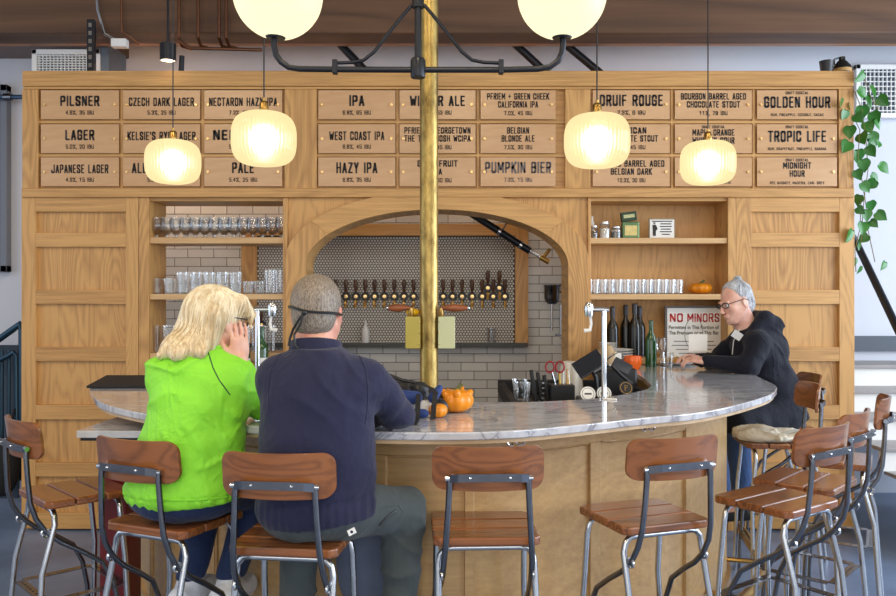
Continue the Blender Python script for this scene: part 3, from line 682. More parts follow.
poly=[(p.x,p.y) for p in outer]+[(p.x,p.y) for p in inner[::-1]]
sl=obj('marble_slab',MB().prism(poly,ZT-.026,ZT),marblem,ct); 
bv=sl.modifiers.new('b','BEVEL'); bv.width=.004; bv.segments=3; bv.limit_method='ANGLE'; bv.angle_limit=math.radians(50)
i1=off(.012); i2=off(.20)
obj('wood_underlay',plan_strip(i1,i2,ZT-.040,ZT-.0265),wood('underlay_oak',srgb(214,184,146),srgb(184,148,108),'X',scale=6,rings=6),ct)
# bar front
D0=.23; fr=empty('panelled_bar',(0,2.9,0),'curved oak panelled front of the bar under the marble','bar')
da=off(D0); db=off(D0+.03); dc=off(D0-.014)
obj('front_wall',plan_strip(da,db,0,ZT-.04),frontV,fr)
obj('top_rail',plan_strip(dc,da,ZT-.04-.075,ZT-.041),frontV,fr)
obj('plinth',plan_strip(off(D0-.02),da,0.0,.16),frontV,fr)
# stiles at chosen pixels along the front
def near_idx(px):
    best=min(range(25,len(dc)-18),key=lambda i:abs(448+dc[i].x*F/dc[i].y-px)); return best
for spx in (128,215,302,386,470,604,692):
    i=near_idx(spx)
    a=off(D0-.014)
    obj('stile',plan_strip(a,da,.161,ZT-.116,i-1,i+1),frontV,fr)
mold=[(388,470),(470,603),(605,692),(302,386),(215,300),(128,213)]
for (a,b) in mold:
    i,j=near_idx(a),near_idx(b)
    if j-i<3: continue
    path=[Vector((p.x,p.y,ZT-.12)) for p in off(D0-.004)[i:j+1]]
    low=[Vector((p.x,p.y,.165)) for p in off(D0-.004)[i:j+1]]
    obj('panel_moulding',MB().tube(path+low[::-1],.0075,6,closed=True),frontV,fr,smooth=True)
# foot rail
fo=empty('foot_rail',(0,2.7,0),'brass foot rail running round the base of the bar','rail')
rl=[Vector((p.x,p.y,.2)) for p in off(.07)[30:-14]]
obj('rail_tube',MB().tube(rl,.025,12),brass,fo,smooth=True)
for i in range(5,len(rl)-3,14):
    q=off(D0-.001)[30+i]; obj('bracket',MB().tube([rl[i],Vector((q.x,q.y,.2))],.012,8),brass,fo,smooth=True)
# lower ledge at the left
lo=empty('lower_counter',(-1.2,3.3,.97),'small lower grey counter ledge at the left end of the bar','counter')
lp=[(-1.43,3.13),(-1.0,3.10),(-.97,3.25),(-1.30,3.62),(-1.42,3.75),(-1.45,3.7)]
lp=[(-1.415,3.12),(-.95,3.10),(-.93,3.16),(-1.41,3.62),(-1.45,3.66)]
lp=[(-1.412,3.115),(-.95,3.105),(-.95,3.25),(-1.30,3.50),(-1.44,3.66),(-1.50,3.60),(-1.47,3.42)]
lp=[(-1.412,3.115),(-.97,3.105),(-.98,3.19),(-1.22,3.44),(-1.36,3.60),(-1.40,3.60)]
obj('ledge_slab',MB().prism(lp,.968,.996),marblem,lo,bevel=.003)
obj('ledge_underlay',MB().prism([(p[0]*.985-.01,p[1]+.01) for p in lp],.956,.9675),black,lo)
# black flap on the left end
fl=MB().prism([(-1.72,3.9),(-1.14,3.9),(-1.14,4.44),(-1.85,4.44)],ZT+.001,ZT+.013)
o=obj('bar_mat',fl,rubber,loc=(-1.4,4.2,ZT),bevel=.003); setp(o,'black rubber mat lying on the left end of the marble countertop','mat')

# hooks under the counter
def hookmb():
    m=MB()
    for s in (-1,1):
        m.tube([(s*.006,0,.01),(s*.006,-.01,-.02),(s*.012,-.02,-.035),(s*.028,-.024,-.036),(s*.038,-.022,-.02)],.0028,6)
    m.box(-.012,.012,-.002,.004,-.01,.02); return m
hk0=None
for px,lab in ((510,'chrome double coat hook on the bar front, the one above the central empty stool'),(643,'chrome double coat hook on the bar front, the one above the right front stool')):
    i=near_idx(px); p=dc[i]; n=no[i]; 
    rz=math.atan2(n.y,n.x)-PI/2
    if hk0 is None:
        hk0=obj('coat_hook',hookmb(),chrome,smooth=True); hk=hk0
    else:
        hk=hk0.copy(); C.objects.link(hk)
    hk.location=(p.x,p.y-.004,ZT-.052); hk.rotation_euler=(0,0,rz); setp(hk,lab,'hook','coat hooks under the counter')

# ================================================================== COLUMN
cl=empty('brass_column',((429-448)*3.62/F,3.62,0),'tall aged brass column rising from behind the counter','column')
cx=(429-448)*3.62/F
obj('shaft',MB().lathe([(.0405,0),(.0405,4.4)],c=(cx,3.62,0),n=32),colmat,cl,smooth=True)
olive=pm('olive_painted_metal',srgb(176,160,76),.4,.25,noise=.1,nscale=8,bump=.03); palegreen=pm('pale_green_metal',srgb(196,200,158),.45,bump=.03)
for (a,b,mt,lab) in ((405.5,420.5,olive,'olive gold metal box fixed to the left of the brass column'),(438,455,palegreen,'pale green metal box fixed to the right of the brass column')):
    bx=empty('tap_box',P((a+b)/2,348,3.63),lab,'box')
    obj('box_body',MB().box(P(a,0,3.6).x,P(b,0,3.6).x,3.585,3.70,P(0,348.5,3.6).z,P(0,316.5,3.6).z),mt,bx,bevel=.003)
    for q in (322,333,344):
        sx = b-1 if a<420 else a+1
        obj('rivet',MB().sphere(P(sx,q,3.583),.0035,8,6),screwm,bx,smooth=True)
paddle=wood('paddle_wood',srgb(146,80,44),srgb(96,48,26),'X',scale=20,rings=5,rough=.35)
for (x0,x1,lab,s) in ((388,411,'turned wooden pull handle left of the brass column',1),(441,468,'turned wooden pull handle right of the brass column',-1)):
    h=empty('pull_handle',P((x0+x1)/2,308,3.6),lab,'handle')
    a,b=(P(x0,308,3.6),P(x1,308,3.6))
    pts=[a.lerp(b,t) for t in (0,.06,.2,.45,.7,.88,1)]; rr=[.007,.012,.0155,.018,.013,.008,.009]
    if s<0: rr=rr[::-1]
    obj('grip',MB().tube(pts,rr,12),paddle,h,smooth=True)
    e = a if s>0 else b
    obj('end_cap',MB().sphere(e,.009,10,8),chrome,h,smooth=True)
    f_= b if s>0 else a
    obj('swivel',MB().tube([f_,f_+Vector((0,0,-.03)),f_+Vector((0,.01,-.045))],[.009,.012,.012],10),brass,h,smooth=True)
# gourd builder
def gourd(name,c,rx,rz,ribs,col,label,stem=True,warts=0,spike=0):
    g=empty(name,c,label,'gourd')
    rf=lambda a,r,z: r*(1+.10*abs(math.cos(a*ribs/2))-.05)
    prof=[(max(.001,rx*math.sin(PI*t/14)**.8),rz*(1-math.cos(PI*t/14))) for t in range(15)]
    prof=[(r,z if t<11 else z-.12*rz*(t-10)/4) for t,(r,z) in enumerate(prof)]
    m=MB().lathe(prof,c,48,rf=rf)
    obj('flesh',m,col,g,smooth=True,auto=180)
    if stem: obj('stem',MB().tube([Vector(c)+Vector((0,0,rz*1.75)),Vector(c)+Vector((.2*rx,0,rz*2.1)),Vector(c)+Vector((.35*rx,0,rz*2.35))],[rx*.17,rx*.11,rx*.13],8),pm('green_stem',srgb(96,104,60),.7,bump=.1),g,smooth=True)
    return g
orangem=pm('orange_gourd_skin',srgb(236,140,24),.3,noise=.35,nscale=14,bump=.1,bscale=25)
yellowm=pm('yellow_gourd_skin',srgb(240,190,30),.35,noise=.15,nscale=20,bump=.1)
g1=gourd('large_gourd',(*yp(456,412),ZT),.064,.045,9,orangem,'large lumpy orange gourd on the counter beside the backpack')
lob=MB()
cg=yp(456,412)
for k in range(7):
    a=2*PI*k/7+.3; lob.tube([Vector((cg[0]+.035*math.cos(a),cg[1]+.035*math.sin(a),ZT+.055)),Vector((cg[0]+.065*math.cos(a),cg[1]+.065*math.sin(a),ZT+.078+.01*(k%2)))],[.026,.008],8)
obj('knobbly_points',lob,orangem,g1,smooth=True,auto=180)
gourd('small_gourd',(*yp(438,417.5),ZT),.033,.026,10,orangem,'small orange gourd in front of the large one',stem=False)
gourd('yellow_squash',P(413,316.3,3.64),.030,.018,10,yellowm,'small yellow squash sitting on the olive box by the column',stem=False)
gourd('shelf_gourd',(WX(705),YM+.10,WZ(293.9)),.075,.038,10,orangem,'orange and yellow gourd on the right shelf above the sign')

# ================================================================== PENDANTS
shade=bpy.data.materials.new('ribbed_lit_glass'); shade.use_nodes=True
def _sh(mt,col,es,tr):
    nt=mt.node_tree;N=nt.nodes;L=nt.links;N.clear(); out=N.new('ShaderNodeOutputMaterial')
    e=N.new('ShaderNodeEmission'); e.inputs[0].default_value=col; e.inputs[1].default_value=es
    t=N.new('ShaderNodeBsdfRefraction'); t.inputs['Roughness'].default_value=.6; t.inputs['IOR'].default_value=1.3; t.inputs[0].default_value=(1,.93,.72,1)
    g=N.new('ShaderNodeBsdfGlossy'); g.inputs['Roughness'].default_value=.1
    mx=N.new('ShaderNodeMixShader'); mx.inputs[0].default_value=tr; L.new(e.outputs[0],mx.inputs[1]); L.new(t.outputs[0],mx.inputs[2])
    m2=N.new('ShaderNodeMixShader'); m2.inputs[0].default_value=.04; L.new(mx.outputs[0],m2.inputs[1]); L.new(g.outputs[0],m2.inputs[2]); L.new(m2.outputs[0],out.inputs[0])
_sh(shade,(1,.83,.44,1),1.15,.38)
bulbm=emis('hot_bulb',(1,.93,.75,1),9)
def pendant(px,py,w,hh,Y,label):
    c=P(px,py,Y); rx=w/2*Y/F; rz=hh/2*Y/F
    p=empty('pendant_lamp',c,label,'lamp','glowing pendant lamps over the bar')
    prof=[]
    for i in range(29):
        t=PI*i/28; 
        r=rx*max(.0,math.sin(t))**.52; z=-rz*(abs(math.cos(t))**.72)*(1 if math.cos(t)>0 else -1)
        prof.append((max(r,.03) if i>24 else max(r,.002),z))
    rf=lambda a,r,z: r*(1+.010*math.cos(a*46))
    m=MB().lathe(prof,c,184,rf=rf)
    obj('glass_shade',m,shade,p,smooth=True,auto=180)
    obj('bulb',MB().sphere(c+Vector((0,0,.0)),rx*.36,20,14),bulbm,p,smooth=True)
    tz=c.z+rz
    obj('socket_cap',MB().lathe([(.028,-.004),(.028,.003),(.017,.004),(.017,.034),(.012,.042),(.006,.044),(.006,.055),(.001,.055)],c=(c.x,c.y,tz),n=20),brass,p,smooth=True)
    obj('cord',MB().cyl((c.x,c.y,tz+.05),(c.x,c.y,4.4),.0028,6),black,p)
    return p
pendant(173,162,54,43,3.64,'leftmost pendant lamp, smaller looking, in front of the Kelsie Rye Lager sign')
pendant(264,139,64,53,3.10,'second pendant lamp from the left, in front of the Nelson sign')
pendant(597,141,65,53,3.10,'third pendant lamp from the left, in front of the Mexican Chocolate Stout sign')
pendant(708,163,54,43,3.64,'rightmost pendant lamp, in front of the whiskey cocktail signs')

# chandelier
YC=2.8; ch=empty('globe_chandelier',P(418,70,YC),'dark metal chandelier with two large lit globes at top','chandelier')
globem=emis('opal_globe',(1,.90,.56,1),1.15)
for px in (278,562):
    c=P(px,-6,YC)
    obj('globe',MB().sphere(c,44.5*YC/F,40,28),globem,ch,smooth=True,auto=180,label='large round opal glass globe')
    obj('globe_cup',MB().lathe([(.001,0),(.03,0),(.036,.008),(.036,.014),(.001,.014)],c=P(px+(-2 if px<400 else 0),39,YC)-Vector((0,0,.0)),n=20),blackmetal,ch,smooth=True)
def PP(px,py): return P(px,py,YC)
obj('main_tube',MB().tube([PP(274,38),PP(274,46),PP(276,55),PP(281,62),PP(289,67.5),PP(300,69),PP(345,69.5),PP(418,69.8),PP(500,69.8),PP(538,69),PP(550,67),PP(558,61),PP(562,53),PP(563,45),PP(563,38)],.0105,12),blackmetal,ch,smooth=True)
obj('stem',MB().tube([PP(418,72),PP(418,0),PP(418,-260)],.0115,12),blackmetal,ch,smooth=True)
obj('hub',MB().lathe([(.001,-.006),(.024,-.006),(.026,0),(.026,.052),(.022,.06),(.001,.06)],c=PP(418,76),n=20),blackmetal,ch,smooth=True)
obj('upper_collar',MB().lathe([(.001,0),(.02,0),(.02,.03),(.001,.03)],c=PP(418,8),n=16),blackmetal,ch,smooth=True)
for s in (-1,1):
    obj('side_arm',MB().tube([PP(418+s*6,5),PP(418+s*14,14),PP(418+s*30,34),PP(418+s*44,52),PP(418+s*54,60),PP(418+s*66,62.5),PP(418+s*84,63)],.0062,10),blackmetal,ch,smooth=True)
    obj('clip',MB().box(PP(418+s*83-2.5,0).x,PP(418+s*83+2.5,0).x,YC-.013,YC+.013,PP(0,74).z,PP(0,60).z),blackmetal,ch,bevel=.002)

# small spotlight, pipes, vents, strut channel
sp=empty('spot_lamp',P(168,52,5.2),'small black cylinder spotlight left, above the menu board','spotlight')
s0=P(168,61,5.2); s1=P(168,44,5.2)
obj('housing',MB().lathe([(.045,0),(.05,.002),(.05,(s1-s0).z),(.001,(s1-s0).z+.004)],c=s0,n=20),blackmetal,sp,smooth=True)
obj('lens',MB().lathe([(.001,.004),(.044,.004)],c=s0,n=20),emis('warm_lens',(1,.8,.55,1),4),sp)
obj('stem',MB().cyl(s1,(s1.x,s1.y,4.4),.008,8),blackmetal,sp)
cp=empty('copper_pipes',P(205,30,5.5),'copper pipes running down and along the timber beam','pipes')
for a in (179,198,219,226): obj('pipe',MB().tube([P(a,-60,5.55),P(a,38,5.55),P(a+3,46,5.6),P(a+12,49,5.7)],.012,8),copper,cp,smooth=True)
obj('pipe',MB().tube([P(178,40,5.55),P(190,48,5.57),P(262,50,5.57)],.012,8),copper,cp,smooth=True)
cd=empty('conduit',P(105,20,5.5),'thin steel conduit bent against the timber beam at left','conduit')
obj('conduit_tube',MB().tube([P(95,-30,5.55),P(98,10,5.55),P(105,34,5.55),P(127,45,5.6)],.011,8),steel,cd,smooth=True)
obj('conduit_tube',MB().tube([P(121,-30,5.55),P(122,32,5.55),P(140,44,5.6)],.009,8),copper,cd,smooth=True)
obj('junction_box',MB().box(P(113,0,5.58).x,P(128,0,5.58).x,5.54,5.6,P(0,49,5.6).z,P(0,41,5.6).z),white,cd,bevel=.004)
su=empty('strut_channel',P(91,72,5.5),'black perforated steel channel standing above the board at left','channel')
cb=MB().box(P(88,0,5.5).x,P(95,0,5.5).x,5.48,5.52,2.961,P(0,20,5.5).z); obj('channel',cb,blackmetal,su,bevel=.002)
for k in range(6): obj('slot',MB().box(P(90,0,5.5).x,P(93,0,5.5).x,5.476,5.481,P(0,68-k*8,5.5).z,P(0,64-k*8,5.5).z),pm('slot_grey',srgb(120,112,104),.7,bump=.02) if k==0 else bpy.data.materials['slot_grey'],su)
def vent(x0,x1,y0,y1,Y,label,fcol,nl=12,nv=24):
    v=empty('air_vent',P((x0+x1)/2,y1,Y),label,'vent')
    a=P(x0,y1,Y); b=P(x1,y0,Y); fw=.035
    m=MB().box(a.x,b.x,Y-.02,Y+.02,a.z,a.z+fw).box(a.x,b.x,Y-.02,Y+.02,b.z-fw,b.z).box(a.x,a.x+fw,Y-.02,Y+.02,a.z,b.z).box(b.x-fw,b.x,Y-.02,Y+.02,a.z,b.z)
    obj('frame',m,white,v,bevel=.003)
    obj('dark_back',MB().box(a.x+fw,b.x-fw,Y+.012,Y+.018,a.z+fw,b.z-fw),pm('vent_shadow',fcol,.7,bump=.02),v)
    nl=max(6,nl*2//3); nv=nv*2//3
    s=MB()
    for i in range(nl):
        z=a.z+fw+(b.z-a.z-2*fw)*(i+.5)/nl; s.box(a.x+fw,b.x-fw,Y-.012,Y+.008,z-.003,z+.003)
    for i in range(nv):
        x=a.x+fw+(b.x-a.x-2*fw)*(i+.5)/nv; s.box(x-.0025,x+.0025,Y-.010,Y+.008,a.z+fw,b.z-fw)
    obj('grille',s,white,v)
vent(33,101,50,80,5.94,'white metal air grille above the board at upper left',srgb(60,64,72))
vent(855,935,65,118,6.26,'white air grille on the wall above the stairs at right',srgb(90,104,122),14,26)
dt=MB().box(P(101,0,5.95).x,P(110,0,5.95).x,5.93,6.25,P(0,78,5.95).z,3.344)
setp(obj('duct',dt,pm('galvanised_metal',srgb(120,130,142),.35,.8,noise=.2),loc=P(105,80,6.1),bevel=.004),'galvanised duct end beside the upper left air grille','duct')
for x0,x1,lab in ((513,552,'left of two black diagonal braces above the menu board'),(563,606,'right of two black diagonal braces above the menu board'),(338,372,'dark diagonal brace above the board behind the chandelier')):
    setp(obj('diagonal_brace',MB().cyl(P(x0,42,6.0),P(x1,78,6.0),.03,10),blackmetal,loc=P((x0+x1)/2,75,6.0),smooth=True),lab,'brace')
setp(obj('pipe_stub',MB().cyl(P(181,74,5.5),P(182,56,5.5),.018,10),blackmetal,loc=P(181,72,5.5),smooth=True),'short black threaded stub on the board behind the spotlight','stub')
# ================================================================== STOOLS
def mkstool():
    t=empty('bar_stool',(0,0,0),'x','stool','bar stools with curved wooden backs')
    W=.168; zt=.76
    # three planks
    for k,(a,b) in enumerate(((-.16,-.057),(-.053,.052),(.056,.16))):
        n=3; m=MB()
        x=W; pts=[(-x,a),(x,a),(x,b),(-x,b)]
        if k==0: pts=[(-x+.0,a+.02),(-x+.02,a),(x-.02,a),(x,a+.02),(x,b),(-x,b)]
        if k==2: pts=[(-x,a),(x,a),(x,b-.02),(x-.02,b),(-x+.02,b),(-x,b-.02)]
        m.prism(pts,zt-.028,zt); obj('seat_plank',m,stoolwood,t,bevel=.006)
    for y0,y1 in ((-.125,-.205),(.115,.14)):
        s=[(-.195,y1,0),(-.152,(y0+y1)/2-.005*(1 if y0<0 else -1),.5),(-.150,y0,.67),(-.144,y0,.700),(-.128,y0,.718),(-.105,y0,.721)]
        pth=s+[(-p[0],p[1],p[2]) for p in s[::-1]]
        obj('leg_frame',MB().tube(pth,.0105,10),steel,t,smooth=True)
    for s in (-1,1):
        pth=[(s*.119,-.212,.962),(s*.120,-.214,.93),(s*.124,-.21,.85),(s*.130,-.203,.76),(s*.135,-.185,.70),(s*.138,-.15,.645),(s*.142,-.10,.60),(s*.147,-.03,.555),(s*.152,.045,.50),(s*.157,.085,.42),(s*.162,.105,.32),(s*.168,.115,.15),(s*.172,.12,0)]
        obj('back_upright',MB().tube(pth,.0095,10),darksteel,t,smooth=True)
        obj('ring_clamp',MB().tube([(s*.141+.0,-.155+.014*math.cos(a),.645+.014*math.sin(a)) for a in [2*PI*i/12 for i in range(12)]],.0045,6,closed=True),chrome,t,smooth=True)
        obj('pivot_bolt',MB().cyl((s*.119-.014,-.215,.956),(s*.119+.014,-.215,.956),.009,10),chrome,t,smooth=True)
    # curved backrest
    vs=[];fs=[];nx,nz=40,12
    def outline(u):  # half height by position
        e=abs(u); return .030+.038*math.sqrt(max(0,1-(max(0,e-.78)/.22)**2))
    for th in (0,1):
        for i in range(nx+1):
            u=math.sin(PI/2*(-1+2*i/nx)); x=.172*u; hz=outline(u)
            for j in range(nz+1):
                z=.985+.010*(1-u*u)*0+hz*(-1+2*j/nz); y=-.232+.05*u*u*1.0+.011*th+ (.985-z)*.12
                vs.append((x,y,z))
    k=(nx+1)*(nz+1); g=lambda i,j,th:(th*k+i*(nz+1)+j)
    for i in range(nx):
        for j in range(nz):
            fs.append((g(i,j,0),g(i+1,j,0),g(i+1,j+1,0),g(i,j+1,0))); fs.append((g(i,j,1),g(i,j+1,1),g(i+1,j+1,1),g(i+1,j,1)))
    for i in range(nx):
        fs.append((g(i,0,0),g(i,0,1),g(i+1,0,1),g(i+1,0,0))); fs.append((g(i,nz,0),g(i+1,nz,0),g(i+1,nz,1),g(i,nz,1)))
    for j in range(nz):
        fs.append((g(0,j,0),g(0,j+1,0),g(0,j+1,1),g(0,j,1))); fs.append((g(nx,j,0),g(nx,j,1),g(nx,j+1,1),g(nx,j+1,0)))
    obj('backrest',MB().add(vs,fs),backwood,t,smooth=True,bevel=.003)
    # bracket bar behind the backrest
    m=MB(); pts=[(-.12,-.222,.956),(-.095,-.243,.962),(-.085,-.245,.963),(.085,-.245,.963),(.095,-.243,.962),(.12,-.222,.956)]
    for a,b in zip(pts,pts[1:]):
        m.add([(a[0],a[1]-.002,a[2]-.012),(b[0],b[1]-.002,b[2]-.012),(b[0],b[1]-.002,b[2]+.012),(a[0],a[1]-.002,a[2]+.012),(a[0],a[1]+.003,a[2]-.012),(b[0],b[1]+.003,b[2]-.012),(b[0],b[1]+.003,b[2]+.012),(a[0],a[1]+.003,a[2]+.012)],[(0,1,2,3),(7,6,5,4),(0,4,5,1),(3,2,6,7),(0,3,7,4),(1,5,6,2)])
    br=obj('bracket',m,darksteel,t)
    for q in (-.06,.06): obj('screw',MB().sphere((q,-.2475,.963),.005,8,6),chrome,br,smooth=True)
    # perforated foot bars
    zf=.40
    def bar(x0,y0,x1,y1):
        a=Vector((x0,y0,zf));b=Vector((x1,y1,zf)); d=(b-a).normalized(); q=Vector((-d.y,d.x,0))*.0175; L=(b-a).length
        mm=MB(); mm.add([a-q,b-q,b+q,a+q,a-q-Vector((0,0,.004)),b-q-Vector((0,0,.004)),b+q-Vector((0,0,.004)),a+q-Vector((0,0,.004))],[(0,1,2,3),(7,6,5,4),(0,4,5,1),(3,2,6,7),(0,3,7,4),(1,5,6,2)])
        p=obj('foot_bar',mm,darksteel,t)
        h=MB(); nn=int(L/.032)
        for i in range(nn):
            c=a+d*(.03+i*.032)
            if (c-a).length<L-.02: h.lathe([(.0001,.0006),(.0055,.0006)],c=c,n=8)
        obj('punched_holes',h,blackmetal,p)
    bar(-.15,-.155,.15,-.155); bar(-.16,.125,.16,.125); bar(-.155,-.14,-.155,.11); bar(.155,-.14,.155,.11)
    return t
st0=mkstool()
D2=math.radians
stools=[((-1.45,3.19),-46,'empty bar stool at far left edge, seen side on'),
 ((-.925,2.80),-24,'bar stool the person in the lime green jacket sits on'),
 ((-.475,2.585),-7,'bar stool the person in the navy sweater sits on'),
 ((.115,2.69),2.5,'empty bar stool in the centre, back squarely towards us'),
 ((.672,2.84),19.5,'empty bar stool right of centre, turned left, in front of the right bar front'),
 ((1.22,3.055),36,'nearest empty bar stool of the cluster at the right'),
 ((1.47,3.38),48,'second empty bar stool back in the right cluster, tucked behind the nearest'),
 ((1.80,3.83),62,'third bar stool back in the right cluster, its backrest near the stairs'),
 ((1.70,4.32),84,'bar stool with the beige cloth bag on its seat'),
 ((1.95,4.86),88,'bar stool the person in the black hoodie sits on')]
for i,(xy,a,lab) in enumerate(stools):
    loc=(xy[0],xy[1],0)
    if i==0: st0.location=loc; st0.rotation_euler=(0,0,D2(a)); st0['label']=lab
    else: copy_tree(st0,loc=loc,rz=D2(a),label=lab)

# ================================================================== GLASSES
def tulip():
    return MB().lathe([(.001,0),(.034,0),(.034,.003),(.006,.010),(.006,.022),(.028,.040),(.043,.065),(.045,.085),(.038,.115),(.036,.138)],n=20)
def tumbler(h=.10,r0=.033,r1=.041):
    return MB().lathe([(.001,.010),(r0*.6,.010),(r0*.92,.006),(r0,0.001),(r0+(r1-r0)*.4,h*.4),(r1,h)],n=20)
gtop=thin_glass('stemmed_glass',(.86,.87,.88,1),.07)
t0=None
def row(proto,name,mb,mat,pxs,z,ys,label,cat,group):
    global t0
    first=None
    for y in ys:
        for px in pxs:
            loc=((px-448)*y/F,y,z)
            if first is None: first=obj(name,mb,mat,smooth=True); o=first
            else: o=first.copy(); C.objects.link(o)
            o.location=loc; setp(o,label,cat,group)
row(None,'stemmed_glass',tulip(),gtop,[157+9.6*i for i in range(14)],WZ(237.4),(YM+.07,YM+.19),'clear stemmed beer glass among those filling the left bay top shelf','glass','stemmed glasses on the left top shelf')
row(None,'tumbler',tumbler(.105),glass,[156.5+13.5*i for i in range(2)],WZ(293.9),(YM+.07,YM+.17),'short tumbler at the left end of the left bay middle shelf','glass','short tumblers at the middle shelf left end')
row(None,'tall_glass',tumbler(.145,.032,.042),glass,[183+13.2*i for i in range(5)],WZ(293.9),(YM+.07,YM+.17),'tall pint glass at the centre of the left bay middle shelf','glass','pint glasses on the left middle shelf')
row(None,'small_tumbler',tumbler(.085,.03,.038),glass,[248,259],WZ(293.9),(YM+.07,YM+.17),'low tumbler towards the right of the left bay middle shelf','glass','low tumblers on the left middle shelf')
row(None,'tall_tumbler',tumbler(.16,.032,.04),glass,[270,280],WZ(293.9),(YM+.07,YM+.17),'tall glass at the right end of the left bay middle shelf','glass','tall glasses at the middle shelf right end')
row(None,'stacked_glass',tumbler(.175,.032,.042),glass,[157+12.5*i for i in range(10)],WZ(352.9),(YM+.08,),'tall glass standing on the left bay lowest shelf','glass','glasses on the left lowest shelf')
row(None,'water_tumbler',tumbler(.095,.03,.034),glass,[594.5+7.6*i*1.0 for i in range(12)],WZ(293.9),(YM+.07,YM+.15),'small straight tumbler in the row on the right bay middle shelf','glass','tumblers on the right middle shelf')
# left bay green bottles with white labels
def bottle(name,loc,h,r,mat,label,group=None,lab=None,cap=None):
    b=empty(name,loc,label,'bottle',group)
    c=Vector(loc)
    prof=[(.001,0),(r,0),(r,.55*h),(r*.85,.64*h),(r*.4,.74*h),(r*.37,.95*h),(r*.45,.955*h),(r*.45,.99*h),(r*.3,h),(.001,h)]
    obj('bottle_glass',MB().lathe(prof,c,20),mat,b,smooth=True)
    if lab: obj('paper_label',MB().lathe([(r*1.015,.16*h),(r*1.015,.42*h)],c,20),lab,b,smooth=True)
    if cap: obj('foil_cap',MB().lathe([(r*.43,.80*h),(r*.47,.99*h),(r*.3,1.01*h),(.001,1.01*h)],c,16),cap,b,smooth=True)
    return b
greeng=pm('green_bottle_glass',srgb(30,90,40),.08,trans=.35,spec=.8); darkg=pm('dark_bottle_glass',srgb(10,12,12),.22,spec=.5,bump=.01)
zl=WZ(360)
bottle('green_bottle',((244-448)*5.2/F,5.2,.98),.33,.040,greeng,'green bottle seen between the two seated people, left one','green bottles between the seated people',offwhite)
bottle('green_bottle',((262-448)*5.2/F,5.2,.98),.34,.040,greeng,'green bottle seen between the two seated people, right one','green bottles between the seated people',offwhite)
bc=obj('back_bar_counter',MB().box(WX(148),WX(286),5.0,5.27,.9,.979),marblem,loc=(WX(215),5.13,.9)); setp(bc,'narrow back counter under the left shelves holding green bottles','counter')
# wine bottles on counter
zc=ZT
bottle('open_wine_bottle',(*yp(651,366.5),zc),.29,.035,greeng,'tall clear green wine bottle alone on the counter at right')
foil=pm('dark_foil',srgb(70,70,74),.35,.5,bump=.02)
for k,px in enumerate((612,627,634,641)):
    bottle('dark_wine_bottle',((px-448)*5.42/F,5.40+.06*(k%2),WZ(358)),.33+.01*(k%3),.038,darkg,['first','second','third','fourth'][k]+' from left of the dark wine bottles behind the plates','dark wine bottles on the right back shelf',None,foil)
# plates stack
for k in range(7):
    pl=MB().lathe([(.001,0),(.06,0),(.105,.010),(.108,.012),(.105,.014),(.06,.005),(.001,.005)],n=28)
    o=place('white_plate',pl,bpy.data.materials['white_paint'],((616-448)*5.18/F,5.18,ZT+.001+k*.0155),'white plate in the stack in front of the dark wine bottles','plate','stacked white plates')
for k in range(3):
    place('side_plate',MB().lathe([(.001,0),(.035,0),(.06,.012),(.001,.006)],n=24),offwhite,((608-448)*5.15/F,5.15,ZT+.113+k*.012),'small dish stacked on top of the white plates','dish','small dishes on the plate stack')
# orange carved bowl
ob=MB().lathe([(.001,0),(.035,0),(.052,.03),(.055,.055),(.048,.08),(.044,.08),(.05,.055),(.03,.006),(.001,.006)],n=36,rf=lambda a,r,z:r*(1+.05*math.cos(9*a)))
place('orange_bowl',ob,pm('orange_glaze',srgb(236,104,24),.3,bump=.05),(*yp(633,369),ZT),'bright orange pumpkin shaped bowl beside the green wine bottle','bowl')
place('white_card',MB().box(-.06,.06,-.01,.01,0,.10),offwhite,(*yp(611,370),ZT),'cream card box standing on the counter behind the tap post','card',smooth=False)
# plate with food
pf=empty('food_plate',(*yp(678,364.5),ZT),'white plate of nachos in front of the person in black','plate')
cpl=Vector(pf.location)
obj('plate',MB().lathe([(.001,0),(.065,0),(.118,.016),(.12,.018),(.115,.02),(.065,.006),(.001,.006)],cpl,32),white,pf,smooth=True)
fm=MB()
for i in range(46):
    a=random.uniform(0,2*PI); r=random.uniform(0,.085); z=.012+.03*(1-r/.09)*random.uniform(.4,1)
    c=cpl+Vector((r*math.cos(a),r*math.sin(a),z)); M=Euler((random.uniform(-.8,.8),random.uniform(-.8,.8),random.uniform(0,6))).to_matrix().to_4x4(); s=random.uniform(.016,.028)
    tri=[Vector((s,0,0)),Vector((-s*.5,s*.8,0)),Vector((-s*.5,-s*.8,0))]
    fm.add([c+M@v for v in tri]+[c+M@(v+Vector((0,0,.002))) for v in tri],[(0,2,1),(3,4,5),(0,1,4,3),(1,2,5,4),(2,0,3,5)],m=0 if i%4 else 1)
obj('food',fm,[pm('tortilla_chip',srgb(222,160,60),.5,noise=.3,nscale=40),pm('dark_topping',srgb(80,60,40),.5,bump=.2)],pf)['kind']='stuff'
place('water_glass',tumbler(.085,.028,.036),glass,(*yp(668,366),ZT),'small clear water glass left of the food plate','glass')
wg=MB().lathe([(.001,0),(.032,0),(.032,.003),(.004,.008),(.004,.075),(.022,.088),(.034,.115),(.033,.15),(.027,.18)],n=20)
place('wine_glass',wg,glass,((661-448)*5.2/F,5.2,ZT),'clear wine glass between the green bottle and the sign','glass')
place('tablet',MB().box(-.12,.12,-.065,.065,0,.009),black,(*yp(727,368.5),ZT),'black tablet lying on the counter by the hands of the person in black','tablet',smooth=False,bevel=.003)
